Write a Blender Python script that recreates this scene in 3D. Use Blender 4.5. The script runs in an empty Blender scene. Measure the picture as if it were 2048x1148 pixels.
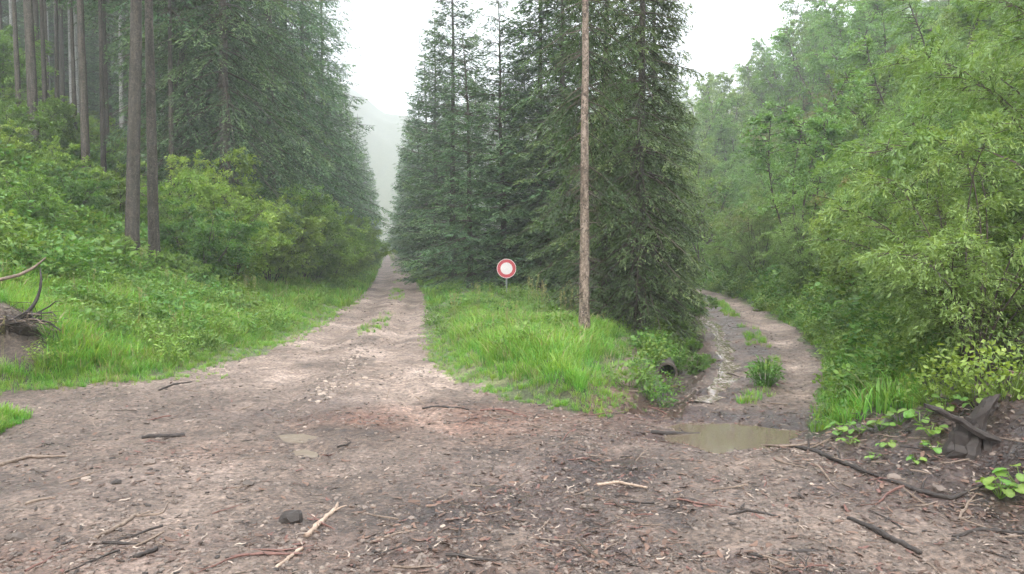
import bpy, math, random
import numpy as np
from mathutils import Vector, Matrix

R = math.radians
rng = np.random.default_rng(11)
random.seed(11)
scene = bpy.context.scene
COL = scene.collection

# ------------------------------------------------------------------ camera, sky, sun, exposure
CAMZ, FPX, PITCH = 1.9, 1607.0, R(2.64)
cam_d = bpy.data.cameras.new('camera')
cam_d.sensor_width = 36.0
cam_d.lens = 36.0 * FPX / 2048.0
cam_d.clip_start = 0.05
cam_d.clip_end = 3000
cam = bpy.data.objects.new('camera', cam_d)
COL.objects.link(cam)
cam.location = (0, 0, CAMZ)
cam.rotation_euler = (R(90) - PITCH, 0, 0)
scene.camera = cam

SUN_EL, SUN_AZ = R(44), R(188)          # azimuth clockwise from +Y (behind the camera, slightly left)
world = bpy.data.worlds.new('World')
scene.world = world
world.use_nodes = True
wn, wl_ = world.node_tree.nodes, world.node_tree.links
wn.clear()
w_out = wn.new('ShaderNodeOutputWorld')
w_bg = wn.new('ShaderNodeBackground')
w_sky = wn.new('ShaderNodeTexSky')
w_sky.sky_type = 'NISHITA'
w_sky.sun_disc = False
w_sky.sun_elevation = SUN_EL
w_sky.sun_rotation = SUN_AZ
w_hsv = wn.new('ShaderNodeHueSaturation')
w_hsv.inputs['Saturation'].default_value = 0.25
# cloud deck: unseen zenith raised past the overcast law to light foliage, plus soft cloud noise
w_tc = wn.new('ShaderNodeTexCoord')
w_sep = wn.new('ShaderNodeSeparateXYZ')
w_mr = wn.new('ShaderNodeMapRange')
w_mr.inputs['From Min'].default_value = 0.0
w_mr.inputs['From Max'].default_value = 1.0
w_mr.inputs['To Min'].default_value = 3.6
w_mr.inputs['To Max'].default_value = 16.0
w_ns = wn.new('ShaderNodeTexNoise')
w_ns.inputs['Scale'].default_value = 2.2
w_ns.inputs['Detail'].default_value = 4
w_nm = wn.new('ShaderNodeMapRange')
w_nm.inputs['From Min'].default_value = 0.3
w_nm.inputs['From Max'].default_value = 0.7
w_nm.inputs['To Min'].default_value = 0.94
w_nm.inputs['To Max'].default_value = 1.06
w_mul = wn.new('ShaderNodeMath'); w_mul.operation = 'MULTIPLY'
w_col = wn.new('ShaderNodeMix'); w_col.data_type = 'RGBA'; w_col.blend_type = 'MULTIPLY'
w_col.inputs['Factor'].default_value = 1.0
w_col.inputs['A'].default_value = (0.92, 0.965, 1.03, 1)
w_mix = wn.new('ShaderNodeMix'); w_mix.data_type = 'RGBA'
w_mix.inputs['Factor'].default_value = 0.94
wl_.new(w_tc.outputs['Generated'], w_sep.inputs[0])
wl_.new(w_tc.outputs['Generated'], w_ns.inputs['Vector'])
wl_.new(w_sep.outputs['Z'], w_mr.inputs['Value'])
wl_.new(w_ns.outputs['Fac'], w_nm.inputs['Value'])
wl_.new(w_mr.outputs[0], w_mul.inputs[0])
wl_.new(w_nm.outputs[0], w_mul.inputs[1])
wl_.new(w_mul.outputs[0], w_col.inputs['B'])
wl_.new(w_sky.outputs[0], w_hsv.inputs['Color'])
wl_.new(w_hsv.outputs[0], w_mix.inputs['A'])
wl_.new(w_col.outputs['Result'], w_mix.inputs['B'])
wl_.new(w_mix.outputs['Result'], w_bg.inputs['Color'])
w_bg.inputs['Strength'].default_value = 0.12
wl_.new(w_bg.outputs[0], w_out.inputs[0])

sun_d = bpy.data.lights.new('sun', 'SUN')
sun_d.energy = 1.5
sun_d.angle = R(20)
sun_d.color = (1.0, 0.965, 0.91)
sun = bpy.data.objects.new('sun', sun_d)
COL.objects.link(sun)
sdir = Vector((math.sin(SUN_AZ) * math.cos(SUN_EL), math.cos(SUN_AZ) * math.cos(SUN_EL), math.sin(SUN_EL)))
sun.rotation_euler = sdir.to_track_quat('Z', 'Y').to_euler()

vs = scene.view_settings
vs.view_transform = 'Standard'
vs.look = 'None'
vs.gamma = 1.0
vs.use_curve_mapping = False
vs.exposure = 1.34
cy = scene.cycles
cy.use_denoising = True
cy.use_adaptive_sampling = True
cy.adaptive_threshold = 0.05
cy.max_bounces = 5
cy.diffuse_bounces = 3
cy.glossy_bounces = 2
cy.transmission_bounces = 3
cy.transparent_max_bounces = 4
cy.volume_bounces = 2
cy.sample_clamp_indirect = 4.0

# ------------------------------------------------------------------ small maths
def vnoise(x, y, seed=0):
    x = np.asarray(x, float); y = np.asarray(y, float)
    ix = np.floor(x).astype(np.int64); iy = np.floor(y).astype(np.int64)
    fx = x - ix; fy = y - iy
    fx = fx * fx * (3 - 2 * fx); fy = fy * fy * (3 - 2 * fy)
    def h(a, b):
        n = (a * 374761393 + b * 668265263 + seed * 1442695041) & 0xFFFFFFFF
        n = ((n ^ (n >> 13)) * 1274126177) & 0xFFFFFFFF
        n = n ^ (n >> 16)
        return (n & 0xFFFF) / 65535.0
    a = h(ix, iy); b = h(ix + 1, iy); c = h(ix, iy + 1); d = h(ix + 1, iy + 1)
    return (a * (1 - fx) + b * fx) * (1 - fy) + (c * (1 - fx) + d * fx) * fy

def fbm(x, y, s, seed=0, o=4):
    r = 0; a = 1; t = 0
    for k in range(o):
        r = r + a * (vnoise(x / s, y / s, seed + k * 17) - 0.5); t += a
        a *= 0.5; s *= 0.5
    return 2 * r / t

def sstep(a, b, x):
    t = np.clip((x - a) / (b - a), 0, 1)
    return t * t * (3 - 2 * t)

# ------------------------------------------------------------------ plan of the place (metres; camera stands at the origin looking along +Y)
def curve(pairs):
    ys = np.array([p[0] for p in pairs], float); xs = np.array([p[1] for p in pairs], float)
    return lambda y: np.interp(y, ys, xs)
eL = curve([(-30, -8), (5, -7.6), (8, -7.4), (10.5, -7.3), (11.9, -5.0), (15.3, -4.6), (20, -4.9), (30.5, -5.9), (51, -8.7), (100, -16.2), (300, -46.5), (800, -122)])
wL = curve([(9.2, 1.12), (9.6, 0.55), (10.5, -0.16), (12.5, -1.1), (16, -1.75), (22, -2.35), (30.5, -3.2), (51, -6.2), (100, -13.7), (300, -44), (800, -119)])
wR = curve([(9.2, 1.12), (10, 1.5), (11.3, 1.75), (14, 2.4), (19, 3.9), (25, 5.2), (30, 6.3), (40, 6.6), (60, 6.0), (100, 2), (300, -30), (800, -110)])
tL = curve([(8, 1.5), (8.7, 1.75), (10.9, 2.55), (13.9, 3.5), (19, 4.5), (25.4, 5.7), (30, 6.8), (34, 7.2), (40, 7.0), (60, 6.4), (100, 2.4), (300, -29), (800, -109)])
eR = curve([(-30, 5), (4, 4.1), (5.4, 3.55), (6.6, 3.0), (7.8, 2.85), (8.7, 3.25), (10.9, 4.25), (13.9, 5.4), (19, 6.75), (25.4, 7.8), (30, 8.6), (40, 9.3), (60, 9.0), (100, 5.5), (300, -25), (800, -100)])

PUDDLE = (2.42, 8.6)
def Hsoft(h, cap):
    return cap * (1 - np.exp(-h / cap))

def H(x, y, fine=True):
    x = np.asarray(x, float); y = np.asarray(y, float)
    jl = fbm(x, y, 1.6, 5, 2) * 0.25
    sL = np.maximum(eL(y) - x + jl, 0)
    sR = np.maximum(x - eR(y) + jl, 0)
    z = np.zeros(np.broadcast(x, y).shape)
    z = z + 0.012 * np.maximum(y - 45, 0) * (y < 400) + (y >= 400) * 0.012 * 355
    hl = 0.35 * sL * sL / (sL + 0.8) + 0.36 * np.maximum(sL - 4.6, 0) ** 2 / (np.maximum(sL - 4.6, 0) + 2.0)
    z = z + Hsoft(hl, 42.0)
    near = 1 - sstep(8.0, 11.0, y)
    hr = 0.90 * sR * sR / (sR + 1.3) * (1 - near) + near * (0.30 * sR * sR / (sR + 0.4))
    z = z + Hsoft(hr, 56.0)
    # grassy wedge between the tracks
    t = np.minimum(x - wL(y), wR(y) - x) * (y > 9.0)
    z = z + np.where(t > 0, 0.42 * sstep(0, 1.3, t), 0)
    # washed-out channel between the wedge and the right track
    a = wR(y); b = tL(y)
    u = np.clip((x - a) / np.maximum(b - a, 0.3), 0, 1)
    z = z - 0.26 * np.sin(u * math.pi) * (y > 9.4) * (1 - sstep(26, 36, y))
    # wheel ruts of both tracks
    cl = 0.5 * (eL(y) + wL(y)) + 0.15
    rut = lambda dx: np.exp(-(dx / 0.24) ** 2)
    on = sstep(12, 17, y) * (1 - sstep(90, 160, y))
    z = z - 0.075 * on * (rut(x - cl - 0.72) + rut(x - cl + 0.72))
    z = z + 0.05 * on * np.exp(-((x - cl) / 0.35) ** 2)
    cr = 0.5 * (tL(y) + eR(y))
    on2 = sstep(9.5, 12, y) * (1 - sstep(30, 40, y))
    z = z - 0.06 * on2 * (rut(x - cr - 0.5) + rut(x - cr + 0.5))
    # tyre ruts curving across the clearing
    def gro(pts, w):
        best = 0
        for (x0, y0), (x1, y1) in zip(pts[:-1], pts[1:]):
            dx, dy = x1 - x0, y1 - y0
            tq = np.clip(((x - x0) * dx + (y - y0) * dy) / (dx * dx + dy * dy), 0, 1)
            best = np.maximum(best, np.exp(-((x - x0 - tq * dx) ** 2 + (y - y0 - tq * dy) ** 2) / w ** 2))
        return best
    if fine:
        z = z - 0.045 * gro([(-1.9, 12), (-0.9, 8.8), (0.1, 7.2), (0.4, 5.0), (0.3, 3)], 0.17) - 0.04 * gro([(-3.4, 12.5), (-2.6, 9), (-1.5, 6.6), (-1.1, 4.6), (-1.0, 3)], 0.17)
        z = z - 0.05 * gro([(2.0, 7.9), (2.0, 6.6), (2.5, 5.2), (3.0, 4.0)], 0.16) - 0.04 * gro([(1.0, 8.0), (0.9, 6.6), (1.3, 5.0), (1.6, 3.6)], 0.16)
    # puddle hollows
    q = ((x - PUDDLE[0]) / 0.95) ** 2 + ((y - PUDDLE[1]) / 0.8) ** 2
    z = z - 0.17 * np.exp(-q)
    q = ((x + 1.98) / 0.5) ** 2 + ((y - 7.62) / 0.22) ** 2
    z = z - 0.05 * np.exp(-q)
    q = ((x + 2.09) / 0.22) ** 2 + ((y - 8.2) / 0.14) ** 2
    z = z - 0.045 * np.exp(-q)
    # low churned heap on the right verge and on the left
    z = z + 0.42 * np.exp(-(((x - 4.6) / 0.95) ** 2 + ((y - 6.9) / 0.9) ** 2))
    z = z + 0.3 * np.exp(-(((x + 7.7) / 0.9) ** 2 + ((y - 12.0) / 0.9) ** 2))
    # far ridge closing the valley
    z = z + (np.clip(72 - 0.30 * (x + 70), 30, 96) + 10 * fbm(x, y, 60, 13, 3)) * sstep(220, 450, y)
    if fine:
        z = z + 0.05 * fbm(x, y, 1.7, 31, 3)
        rough = 0.028 + 0.05 * sstep(0.0, 0.6, sR) * near
        z = z + rough * 1.3 * fbm(x, y, 0.42, 77, 3) + 0.012 * fbm(x, y, 0.16, 78, 2)
        z = z + 0.35 * fbm(x, y, 9, 91, 3) * sstep(1, 8, np.maximum(sL, sR))
    return z

def h1(x, y):
    return float(H(np.array([x]), np.array([y]))[0])

def ray(px, py):
    u = (px - 1024) / FPX; v = (574 - py) / FPX
    c, s = math.cos(PITCH), math.sin(PITCH)
    return np.array([u, c + v * s, v * c - s])

def G(px, py):
    """where the line of sight through a photo pixel first meets the ground"""
    d = ray(px, py)
    t = np.concatenate([np.arange(3, 40, 0.02), np.arange(40, 300, 0.2)])
    P = d[None] * t[:, None] + np.array([0, 0, CAMZ])
    hit = np.nonzero(P[:, 2] < H(P[:, 0], P[:, 1]))[0]
    k = hit[0] if len(hit) else len(t) - 1
    return Vector((float(P[k, 0]), float(P[k, 1]), h1(P[k, 0], P[k, 1])))

def col_at(px, d):
    return (px - 1024) / FPX * d

# ------------------------------------------------------------------ materials
def nt(name):
    m = bpy.data.materials.new(name)
    m.use_nodes = True
    n, l = m.node_tree.nodes, m.node_tree.links
    n.clear()
    out = n.new('ShaderNodeOutputMaterial')
    return m, n, l, out

def ramp(n, stops):
    r = n.new('ShaderNodeValToRGB')
    e = r.color_ramp.elements
    while len(e) > 1:
        e.remove(e[-1])
    e[0].position = stops[0][0]; e[0].color = (*stops[0][1], 1)
    for p, c in stops[1:]:
        k = e.new(p); k.color = (*c, 1)
    return r

def noise(n, l, vec, scale, detail=4, rough=0.55):
    t = n.new('ShaderNodeTexNoise')
    t.inputs['Scale'].default_value = scale
    t.inputs['Detail'].default_value = detail
    t.inputs['Roughness'].default_value = rough
    if vec is not None:
        l.new(vec, t.inputs['Vector'])
    return t

def mixc(n, l, fac, a, b, mode='MIX'):
    m = n.new('ShaderNodeMix'); m.data_type = 'RGBA'; m.blend_type = mode
    for sock, v in (('Factor', fac), ('A', a), ('B', b)):
        if isinstance(v, (int, float)):
            m.inputs[sock].default_value = v
        elif isinstance(v, tuple):
            m.inputs[sock].default_value = (*v, 1)
        else:
            l.new(v, m.inputs[sock])
    return m.outputs['Result']

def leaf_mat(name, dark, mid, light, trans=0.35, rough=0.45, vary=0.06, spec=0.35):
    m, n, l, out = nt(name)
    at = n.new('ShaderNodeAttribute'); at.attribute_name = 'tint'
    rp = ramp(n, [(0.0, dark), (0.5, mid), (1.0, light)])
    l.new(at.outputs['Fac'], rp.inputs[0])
    oi = n.new('ShaderNodeObjectInfo')
    hs = n.new('ShaderNodeHueSaturation')
    hs.inputs['Saturation'].default_value = 1.02
    mr = n.new('ShaderNodeMapRange')
    mr.inputs['To Min'].default_value = 0.5 - vary * 0.35; mr.inputs['To Max'].default_value = 0.5 + vary * 0.35
    l.new(oi.outputs['Random'], mr.inputs['Value'])
    l.new(mr.outputs[0], hs.inputs['Hue'])
    m2 = n.new('ShaderNodeMath'); m2.operation = 'MULTIPLY_ADD'
    m2.inputs[1].default_value = vary * 5; m2.inputs[2].default_value = 1 - vary * 2.5
    wn_ = n.new('ShaderNodeTexWhiteNoise'); wn_.noise_dimensions = '1D'
    l.new(oi.outputs['Random'], wn_.inputs['W'])
    l.new(wn_.outputs['Value'], m2.inputs[0])
    l.new(m2.outputs[0], hs.inputs['Value'])
    l.new(rp.outputs[0], hs.inputs['Color'])
    p = n.new('ShaderNodeBsdfPrincipled')
    p.inputs['Roughness'].default_value = rough
    p.inputs['Specular IOR Level'].default_value = spec
    l.new(hs.outputs[0], p.inputs['Base Color'])
    tr = n.new('ShaderNodeBsdfTranslucent')
    l.new(mixc(n, l, 1.0, hs.outputs[0], (1.25, 1.2, 0.6), 'MULTIPLY'), tr.inputs['Color'])
    ms = n.new('ShaderNodeMixShader'); ms.inputs[0].default_value = trans
    l.new(p.outputs[0], ms.inputs[1]); l.new(tr.outputs[0], ms.inputs[2])
    l.new(ms.outputs[0], out.inputs[0])
    return m

def bark_mat(name, a, b, c, scale=9.0, stretch=0.22, rough=0.85, knots=False):
    m, n, l, out = nt(name)
    tc = n.new('ShaderNodeTexCoord')
    mp = n.new('ShaderNodeMapping'); mp.inputs['Scale'].default_value = (1, 1, stretch)
    l.new(tc.outputs['Object'], mp.inputs[0])
    t1 = noise(n, l, mp.outputs[0], scale, 6, 0.65)
    t2 = noise(n, l, tc.outputs['Object'], 1.1, 3)
    rp = ramp(n, [(0.28, a), (0.5, b), (0.72, c)])
    mpv = n.new('ShaderNodeMapping'); mpv.inputs['Scale'].default_value = (1, 1, 0.45)
    l.new(tc.outputs['Object'], mpv.inputs[0])
    dist = n.new('ShaderNodeVectorMath'); dist.operation = 'ADD'
    tn = noise(n, l, tc.outputs['Object'], 5, 3)
    l.new(mpv.outputs[0], dist.inputs[0]); l.new(tn.outputs['Color'], dist.inputs[1])
    vo = n.new('ShaderNodeTexVoronoi'); vo.inputs['Scale'].default_value = 15
    l.new(dist.outputs[0], vo.inputs['Vector'])
    vsep = n.new('ShaderNodeSeparateColor'); l.new(vo.outputs['Color'], vsep.inputs[0])
    mxv = n.new('ShaderNodeMath'); mxv.operation = 'MULTIPLY_ADD'; mxv.inputs[1].default_value = 0.42; mxv.inputs[2].default_value = -0.21
    l.new(vsep.outputs[0], mxv.inputs[0])
    adv = n.new('ShaderNodeMath'); adv.operation = 'ADD'
    l.new(t1.outputs['Fac'], adv.inputs[0]); l.new(mxv.outputs[0], adv.inputs[1])
    l.new(adv.outputs[0], rp.inputs[0])
    oi = n.new('ShaderNodeObjectInfo')
    base_c = rp.outputs[0]
    if knots:
        vk = n.new('ShaderNodeTexVoronoi'); vk.inputs['Scale'].default_value = 6.5
        mk = n.new('ShaderNodeMapping'); mk.inputs['Scale'].default_value = (1, 1, 0.8)
        l.new(tc.outputs['Object'], mk.inputs[0]); l.new(mk.outputs[0], vk.inputs['Vector'])
        rk = ramp(n, [(0.16, (1, 1, 1)), (0.30, (0, 0, 0))])
        l.new(vk.outputs['Distance'], rk.inputs[0])
        base_c = mixc(n, l, rk.outputs[0], base_c, (0.035, 0.025, 0.02))
    cc = mixc(n, l, t2.outputs['Fac'], base_c, mixc(n, l, 0.22, rp.outputs[0], (0.10, 0.12, 0.07)))
    hs = n.new('ShaderNodeHueSaturation')
    mr = n.new('ShaderNodeMapRange'); mr.inputs['To Min'].default_value = 0.75; mr.inputs['To Max'].default_value = 1.25
    l.new(oi.outputs['Random'], mr.inputs['Value']); l.new(mr.outputs[0], hs.inputs['Value'])
    l.new(cc, hs.inputs['Color'])
    p = n.new('ShaderNodeBsdfPrincipled'); p.inputs['Roughness'].default_value = rough
    l.new(hs.outputs[0], p.inputs['Base Color'])
    bp = n.new('ShaderNodeBump'); bp.inputs['Strength'].default_value = 0.9; bp.inputs['Distance'].default_value = 0.03
    l.new(adv.outputs[0], bp.inputs['Height']); l.new(bp.outputs[0], p.inputs['Normal'])
    l.new(p.outputs[0], out.inputs[0])
    return m

def plain_mat(name, c, rough=0.6, c2=None, scale=20, metal=0.0, vary=0.0, bump=0.35):
    m, n, l, out = nt(name)
    tc = n.new('ShaderNodeTexCoord')
    t = noise(n, l, tc.outputs['Object'], scale, 5)
    rp = ramp(n, [(0.3, c), (0.7, c2 or tuple(v * 0.7 for v in c))])
    l.new(t.outputs['Fac'], rp.inputs[0])
    p = n.new('ShaderNodeBsdfPrincipled')
    p.inputs['Roughness'].default_value = rough; p.inputs['Metallic'].default_value = metal
    src = rp.outputs[0]
    if vary:
        oi = n.new('ShaderNodeObjectInfo')
        hs = n.new('ShaderNodeHueSaturation')
        mr = n.new('ShaderNodeMapRange'); mr.inputs['To Min'].default_value = 1 - vary; mr.inputs['To Max'].default_value = 1 + vary
        l.new(oi.outputs['Random'], mr.inputs['Value']); l.new(mr.outputs[0], hs.inputs['Value'])
        l.new(src, hs.inputs['Color']); src = hs.outputs[0]
    l.new(src, p.inputs['Base Color'])
    if bump:
        bp = n.new('ShaderNodeBump'); bp.inputs['Strength'].default_value = bump; bp.inputs['Distance'].default_value = 0.01
        l.new(t.outputs['Fac'], bp.inputs['Height']); l.new(bp.outputs[0], p.inputs['Normal'])
    l.new(p.outputs[0], out.inputs[0])
    return m

def earth_mat(name, palette, wet=0.5, litter=0.0):
    """muddy gravel: patches of damp and dry soil, grit, and relief"""
    m, n, l, out = nt(name)
    g = n.new('ShaderNodeNewGeometry')
    pos = g.outputs['Position']
    big = noise(n, l, pos, 0.55, 4)
    mid = noise(n, l, pos, 2.6, 5, 0.6)
    grit = noise(n, l, pos, 26, 5, 0.7)
    vor = n.new('ShaderNodeTexVoronoi'); vor.inputs['Scale'].default_value = 30
    l.new(pos, vor.inputs['Vector'])
    rp = ramp(n, palette)
    ad = n.new('ShaderNodeMath'); ad.operation = 'MULTIPLY_ADD'; ad.inputs[1].default_value = 0.6
    l.new(big.outputs['Fac'], ad.inputs[0])
    m0 = n.new('ShaderNodeMath'); m0.operation = 'MULTIPLY'; m0.inputs[1].default_value = 0.4
    l.new(mid.outputs['Fac'], m0.inputs[0]); l.new(m0.outputs[0], ad.inputs[2])
    l.new(ad.outputs[0], rp.inputs[0])
    gr = ramp(n, [(0.30, (0.30, 0.27, 0.25)), (0.5, (0.95, 0.95, 0.95)), (0.68, (1.65, 1.6, 1.55))])
    l.new(grit.outputs['Fac'], gr.inputs[0])
    c1 = mixc(n, l, 0.9, rp.outputs[0], gr.outputs[0], 'MULTIPLY')
    vr = ramp(n, [(0.0, (0.5, 0.47, 0.45)), (1.0, (1.45, 1.45, 1.45))])
    l.new(vor.outputs['Color'], vr.inputs[0])
    c2a = mixc(n, l, 0.7, c1, vr.outputs[0], 'MULTIPLY')
    fn = noise(n, l, pos, 8.5, 5, 0.65)
    fr = ramp(n, [(0.34, (0.55, 0.52, 0.5)), (0.5, (1, 1, 1)), (0.66, (1.3, 1.3, 1.28))])
    l.new(fn.outputs['Fac'], fr.inputs[0])
    c2 = mixc(n, l, 0.85, c2a, fr.outputs[0], 'MULTIPLY')
    at = n.new('ShaderNodeAttribute'); at.attribute_name = 'litter'     # reddish needle and bark litter lying on the soil
    c3 = mixc(n, l, at.outputs['Fac'], c2, mixc(n, l, 1.0, c2, (1.0, 0.70, 0.60), 'MULTIPLY'))
    ap = n.new('ShaderNodeAttribute'); ap.attribute_name = 'pale'       # washed pale grit
    c4 = mixc(n, l, ap.outputs['Fac'], c3, mixc(n, l, 1.0, c3, (2.05, 2.14, 2.20), 'MULTIPLY'))
    am = n.new('ShaderNodeAttribute'); am.attribute_name = 'mud'        # dark churned mud
    c5 = mixc(n, l, am.outputs['Fac'], c4, mixc(n, l, 1.0, c4, (0.42, 0.37, 0.385), 'MULTIPLY'))
    p = n.new('ShaderNodeBsdfPrincipled')
    l.new(c5, p.inputs['Base Color'])
    rr = n.new('ShaderNodeMapRange')
    rr.inputs['From Min'].default_value = 0.35; rr.inputs['From Max'].default_value = 0.65
    rr.inputs['To Min'].default_value = 0.95 - 0.55 * wet; rr.inputs['To Max'].default_value = 0.9
    l.new(mid.outputs['Fac'], rr.inputs['Value'])
    wr = n.new('ShaderNodeMath'); wr.operation = 'MULTIPLY_ADD'; wr.inputs[1].default_value = -0.38
    l.new(am.outputs['Fac'], wr.inputs[0]); l.new(rr.outputs[0], wr.inputs[2])
    l.new(wr.outputs[0], p.inputs['Roughness'])
    b1 = n.new('ShaderNodeBump'); b1.inputs['Strength'].default_value = 0.8; b1.inputs['Distance'].default_value = 0.02
    l.new(grit.outputs['Fac'], b1.inputs['Height'])
    b2 = n.new('ShaderNodeBump'); b2.inputs['Strength'].default_value = 0.6; b2.inputs['Distance'].default_value = 0.012
    l.new(vor.outputs['Distance'], b2.inputs['Height']); l.new(b1.outputs[0], b2.inputs['Normal'])
    l.new(b2.outputs[0], p.inputs['Normal'])
    l.new(p.outputs[0], out.inputs[0])
    return m

M = {}
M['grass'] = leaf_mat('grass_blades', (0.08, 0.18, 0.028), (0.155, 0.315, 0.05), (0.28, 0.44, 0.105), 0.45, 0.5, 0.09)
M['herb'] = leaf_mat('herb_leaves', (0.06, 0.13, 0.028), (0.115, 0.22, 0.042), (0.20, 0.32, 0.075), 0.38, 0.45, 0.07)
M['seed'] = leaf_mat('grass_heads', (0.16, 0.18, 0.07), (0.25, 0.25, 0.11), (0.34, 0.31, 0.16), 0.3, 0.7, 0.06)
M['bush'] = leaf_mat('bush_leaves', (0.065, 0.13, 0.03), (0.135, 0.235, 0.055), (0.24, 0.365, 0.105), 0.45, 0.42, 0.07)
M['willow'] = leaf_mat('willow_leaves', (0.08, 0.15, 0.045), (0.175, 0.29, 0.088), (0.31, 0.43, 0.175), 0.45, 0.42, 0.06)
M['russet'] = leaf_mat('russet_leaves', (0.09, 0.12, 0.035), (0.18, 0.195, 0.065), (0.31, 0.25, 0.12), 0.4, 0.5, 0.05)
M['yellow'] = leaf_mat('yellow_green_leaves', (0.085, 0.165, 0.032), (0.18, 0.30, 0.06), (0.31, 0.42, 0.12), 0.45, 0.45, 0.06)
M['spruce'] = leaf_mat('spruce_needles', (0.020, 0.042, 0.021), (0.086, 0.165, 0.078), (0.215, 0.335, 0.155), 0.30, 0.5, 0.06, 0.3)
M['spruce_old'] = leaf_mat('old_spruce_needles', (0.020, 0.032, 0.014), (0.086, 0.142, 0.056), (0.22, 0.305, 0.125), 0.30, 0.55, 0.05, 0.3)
M['big_leaf'] = leaf_mat('broad_leaves', (0.09, 0.18, 0.035), (0.15, 0.27, 0.055), (0.24, 0.36, 0.10), 0.4, 0.4, 0.07)
M['bark'] = bark_mat('spruce_bark', (0.016, 0.011, 0.009), (0.046, 0.034, 0.027), (0.105, 0.081, 0.066), 11, 0.16)
M['bark_pale'] = bark_mat('pale_spruce_bark', (0.07, 0.048, 0.036), (0.23, 0.165, 0.125), (0.40, 0.31, 0.25), 13, 0.35, knots=True)
M['bark_grey'] = bark_mat('grey_bark', (0.16, 0.155, 0.15), (0.29, 0.28, 0.27), (0.40, 0.39, 0.37))
M['twig'] = plain_mat('twig_bark', (0.085, 0.062, 0.045), 0.85, (0.045, 0.034, 0.026))
M['stick'] = plain_mat('weathered_stick', (0.24, 0.18, 0.135), 0.8, (0.10, 0.07, 0.052), 30)
M['stick_pale'] = plain_mat('barkless_stick', (0.42, 0.32, 0.24), 0.75, (0.24, 0.165, 0.12), 30)
M['stick_red'] = plain_mat('red_bark', (0.17, 0.08, 0.06), 0.75, (0.085, 0.042, 0.034), 30)
M['stick_dark'] = plain_mat('wet_dark_wood', (0.042, 0.031, 0.025), 0.75, (0.015, 0.011, 0.009), 25)
M['rootsoil'] = earth_mat('root_soil', [(0.3, (0.03, 0.022, 0.017)), (0.5, (0.06, 0.045, 0.034)), (0.7, (0.11, 0.082, 0.062))], 0.3)
M['mud'] = earth_mat('muddy_gravel', [(0.34, (0.042, 0.029, 0.021)), (0.44, (0.082, 0.058, 0.044)), (0.54, (0.126, 0.092, 0.072)), (0.66, (0.186, 0.142, 0.116))], 0.6)
M['soil'] = earth_mat('forest_soil', [(0.3, (0.035, 0.045, 0.018)), (0.5, (0.06, 0.07, 0.028)), (0.7, (0.10, 0.095, 0.045))], 0.1)
M['stone'] = plain_mat('gravel_stone', (0.165, 0.128, 0.104), 0.7, (0.095, 0.072, 0.058), 40, vary=0.5)
M['litter'] = plain_mat('leaf_litter', (0.12, 0.072, 0.05), 0.85, (0.085, 0.05, 0.036), 30, vary=0.6)
M['litter_pale'] = plain_mat('pale_litter', (0.33, 0.265, 0.215), 0.8, (0.20, 0.155, 0.12), 30, vary=0.4)
M['concrete'] = plain_mat('stained_concrete', (0.075, 0.058, 0.045), 0.9, (0.035, 0.03, 0.02), 9)
M['galv'] = plain_mat('galvanised_steel', (0.30, 0.31, 0.31), 0.45, (0.22, 0.23, 0.23), 14, 0.7, bump=0)
M['sign_red'] = plain_mat('sign_red', (0.42, 0.05, 0.065), 0.5, (0.34, 0.045, 0.055), 6, bump=0)
M['sign_white'] = plain_mat('sign_white', (0.62, 0.58, 0.57), 0.5, (0.52, 0.49, 0.48), 5, bump=0)

def water_mat(name, col, foam_glint, foam_glint_amt, rough=0.06):
    m, n, l, out = nt(name)
    g = n.new('ShaderNodeNewGeometry')
    t = noise(n, l, g.outputs['Position'], 12, 5, 0.7)
    lo = 0.75 - foam_glint_amt * 0.6
    rp = ramp(n, [(max(lo - 0.06, 0), (0, 0, 0)), (min(lo + 0.08, 1), (1, 1, 1))])
    l.new(t.outputs['Fac'], rp.inputs[0])
    p = n.new('ShaderNodeBsdfPrincipled')
    l.new(mixc(n, l, rp.outputs[0], col, foam_glint), p.inputs['Base Color'])
    mr = n.new('ShaderNodeMapRange'); mr.inputs['To Min'].default_value = rough; mr.inputs['To Max'].default_value = 0.5 if foam_glint_amt > 0.3 else rough + 0.03
    l.new(rp.outputs[0], mr.inputs['Value']); l.new(mr.outputs[0], p.inputs['Roughness'])
    p.inputs['IOR'].default_value = 1.33
    t2 = noise(n, l, g.outputs['Position'], 11, 3)
    bp = n.new('ShaderNodeBump'); bp.inputs['Strength'].default_value = 0.05; bp.inputs['Distance'].default_value = 0.01
    l.new(t2.outputs['Fac'], bp.inputs['Height']); l.new(bp.outputs[0], p.inputs['Normal'])
    l.new(p.outputs[0], out.inputs[0])
    return m
M['water'] = water_mat('puddle_water', (0.12, 0.092, 0.066), (0.13, 0.10, 0.072), 0.1, 0.03)
M['water_pale'] = water_mat('silty_water', (0.20, 0.16, 0.125), (0.24, 0.20, 0.16), 0.3, 0.05)
M['brook'] = water_mat('brown_runoff', (0.13, 0.10, 0.08), (0.30, 0.26, 0.22), 0.32, 0.06)
M['stream'] = water_mat('stream_glint', (0.16, 0.13, 0.105), (0.38, 0.345, 0.31), 0.36, 0.08)  # pale flecks: sky highlights on the water put into its colour

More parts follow.
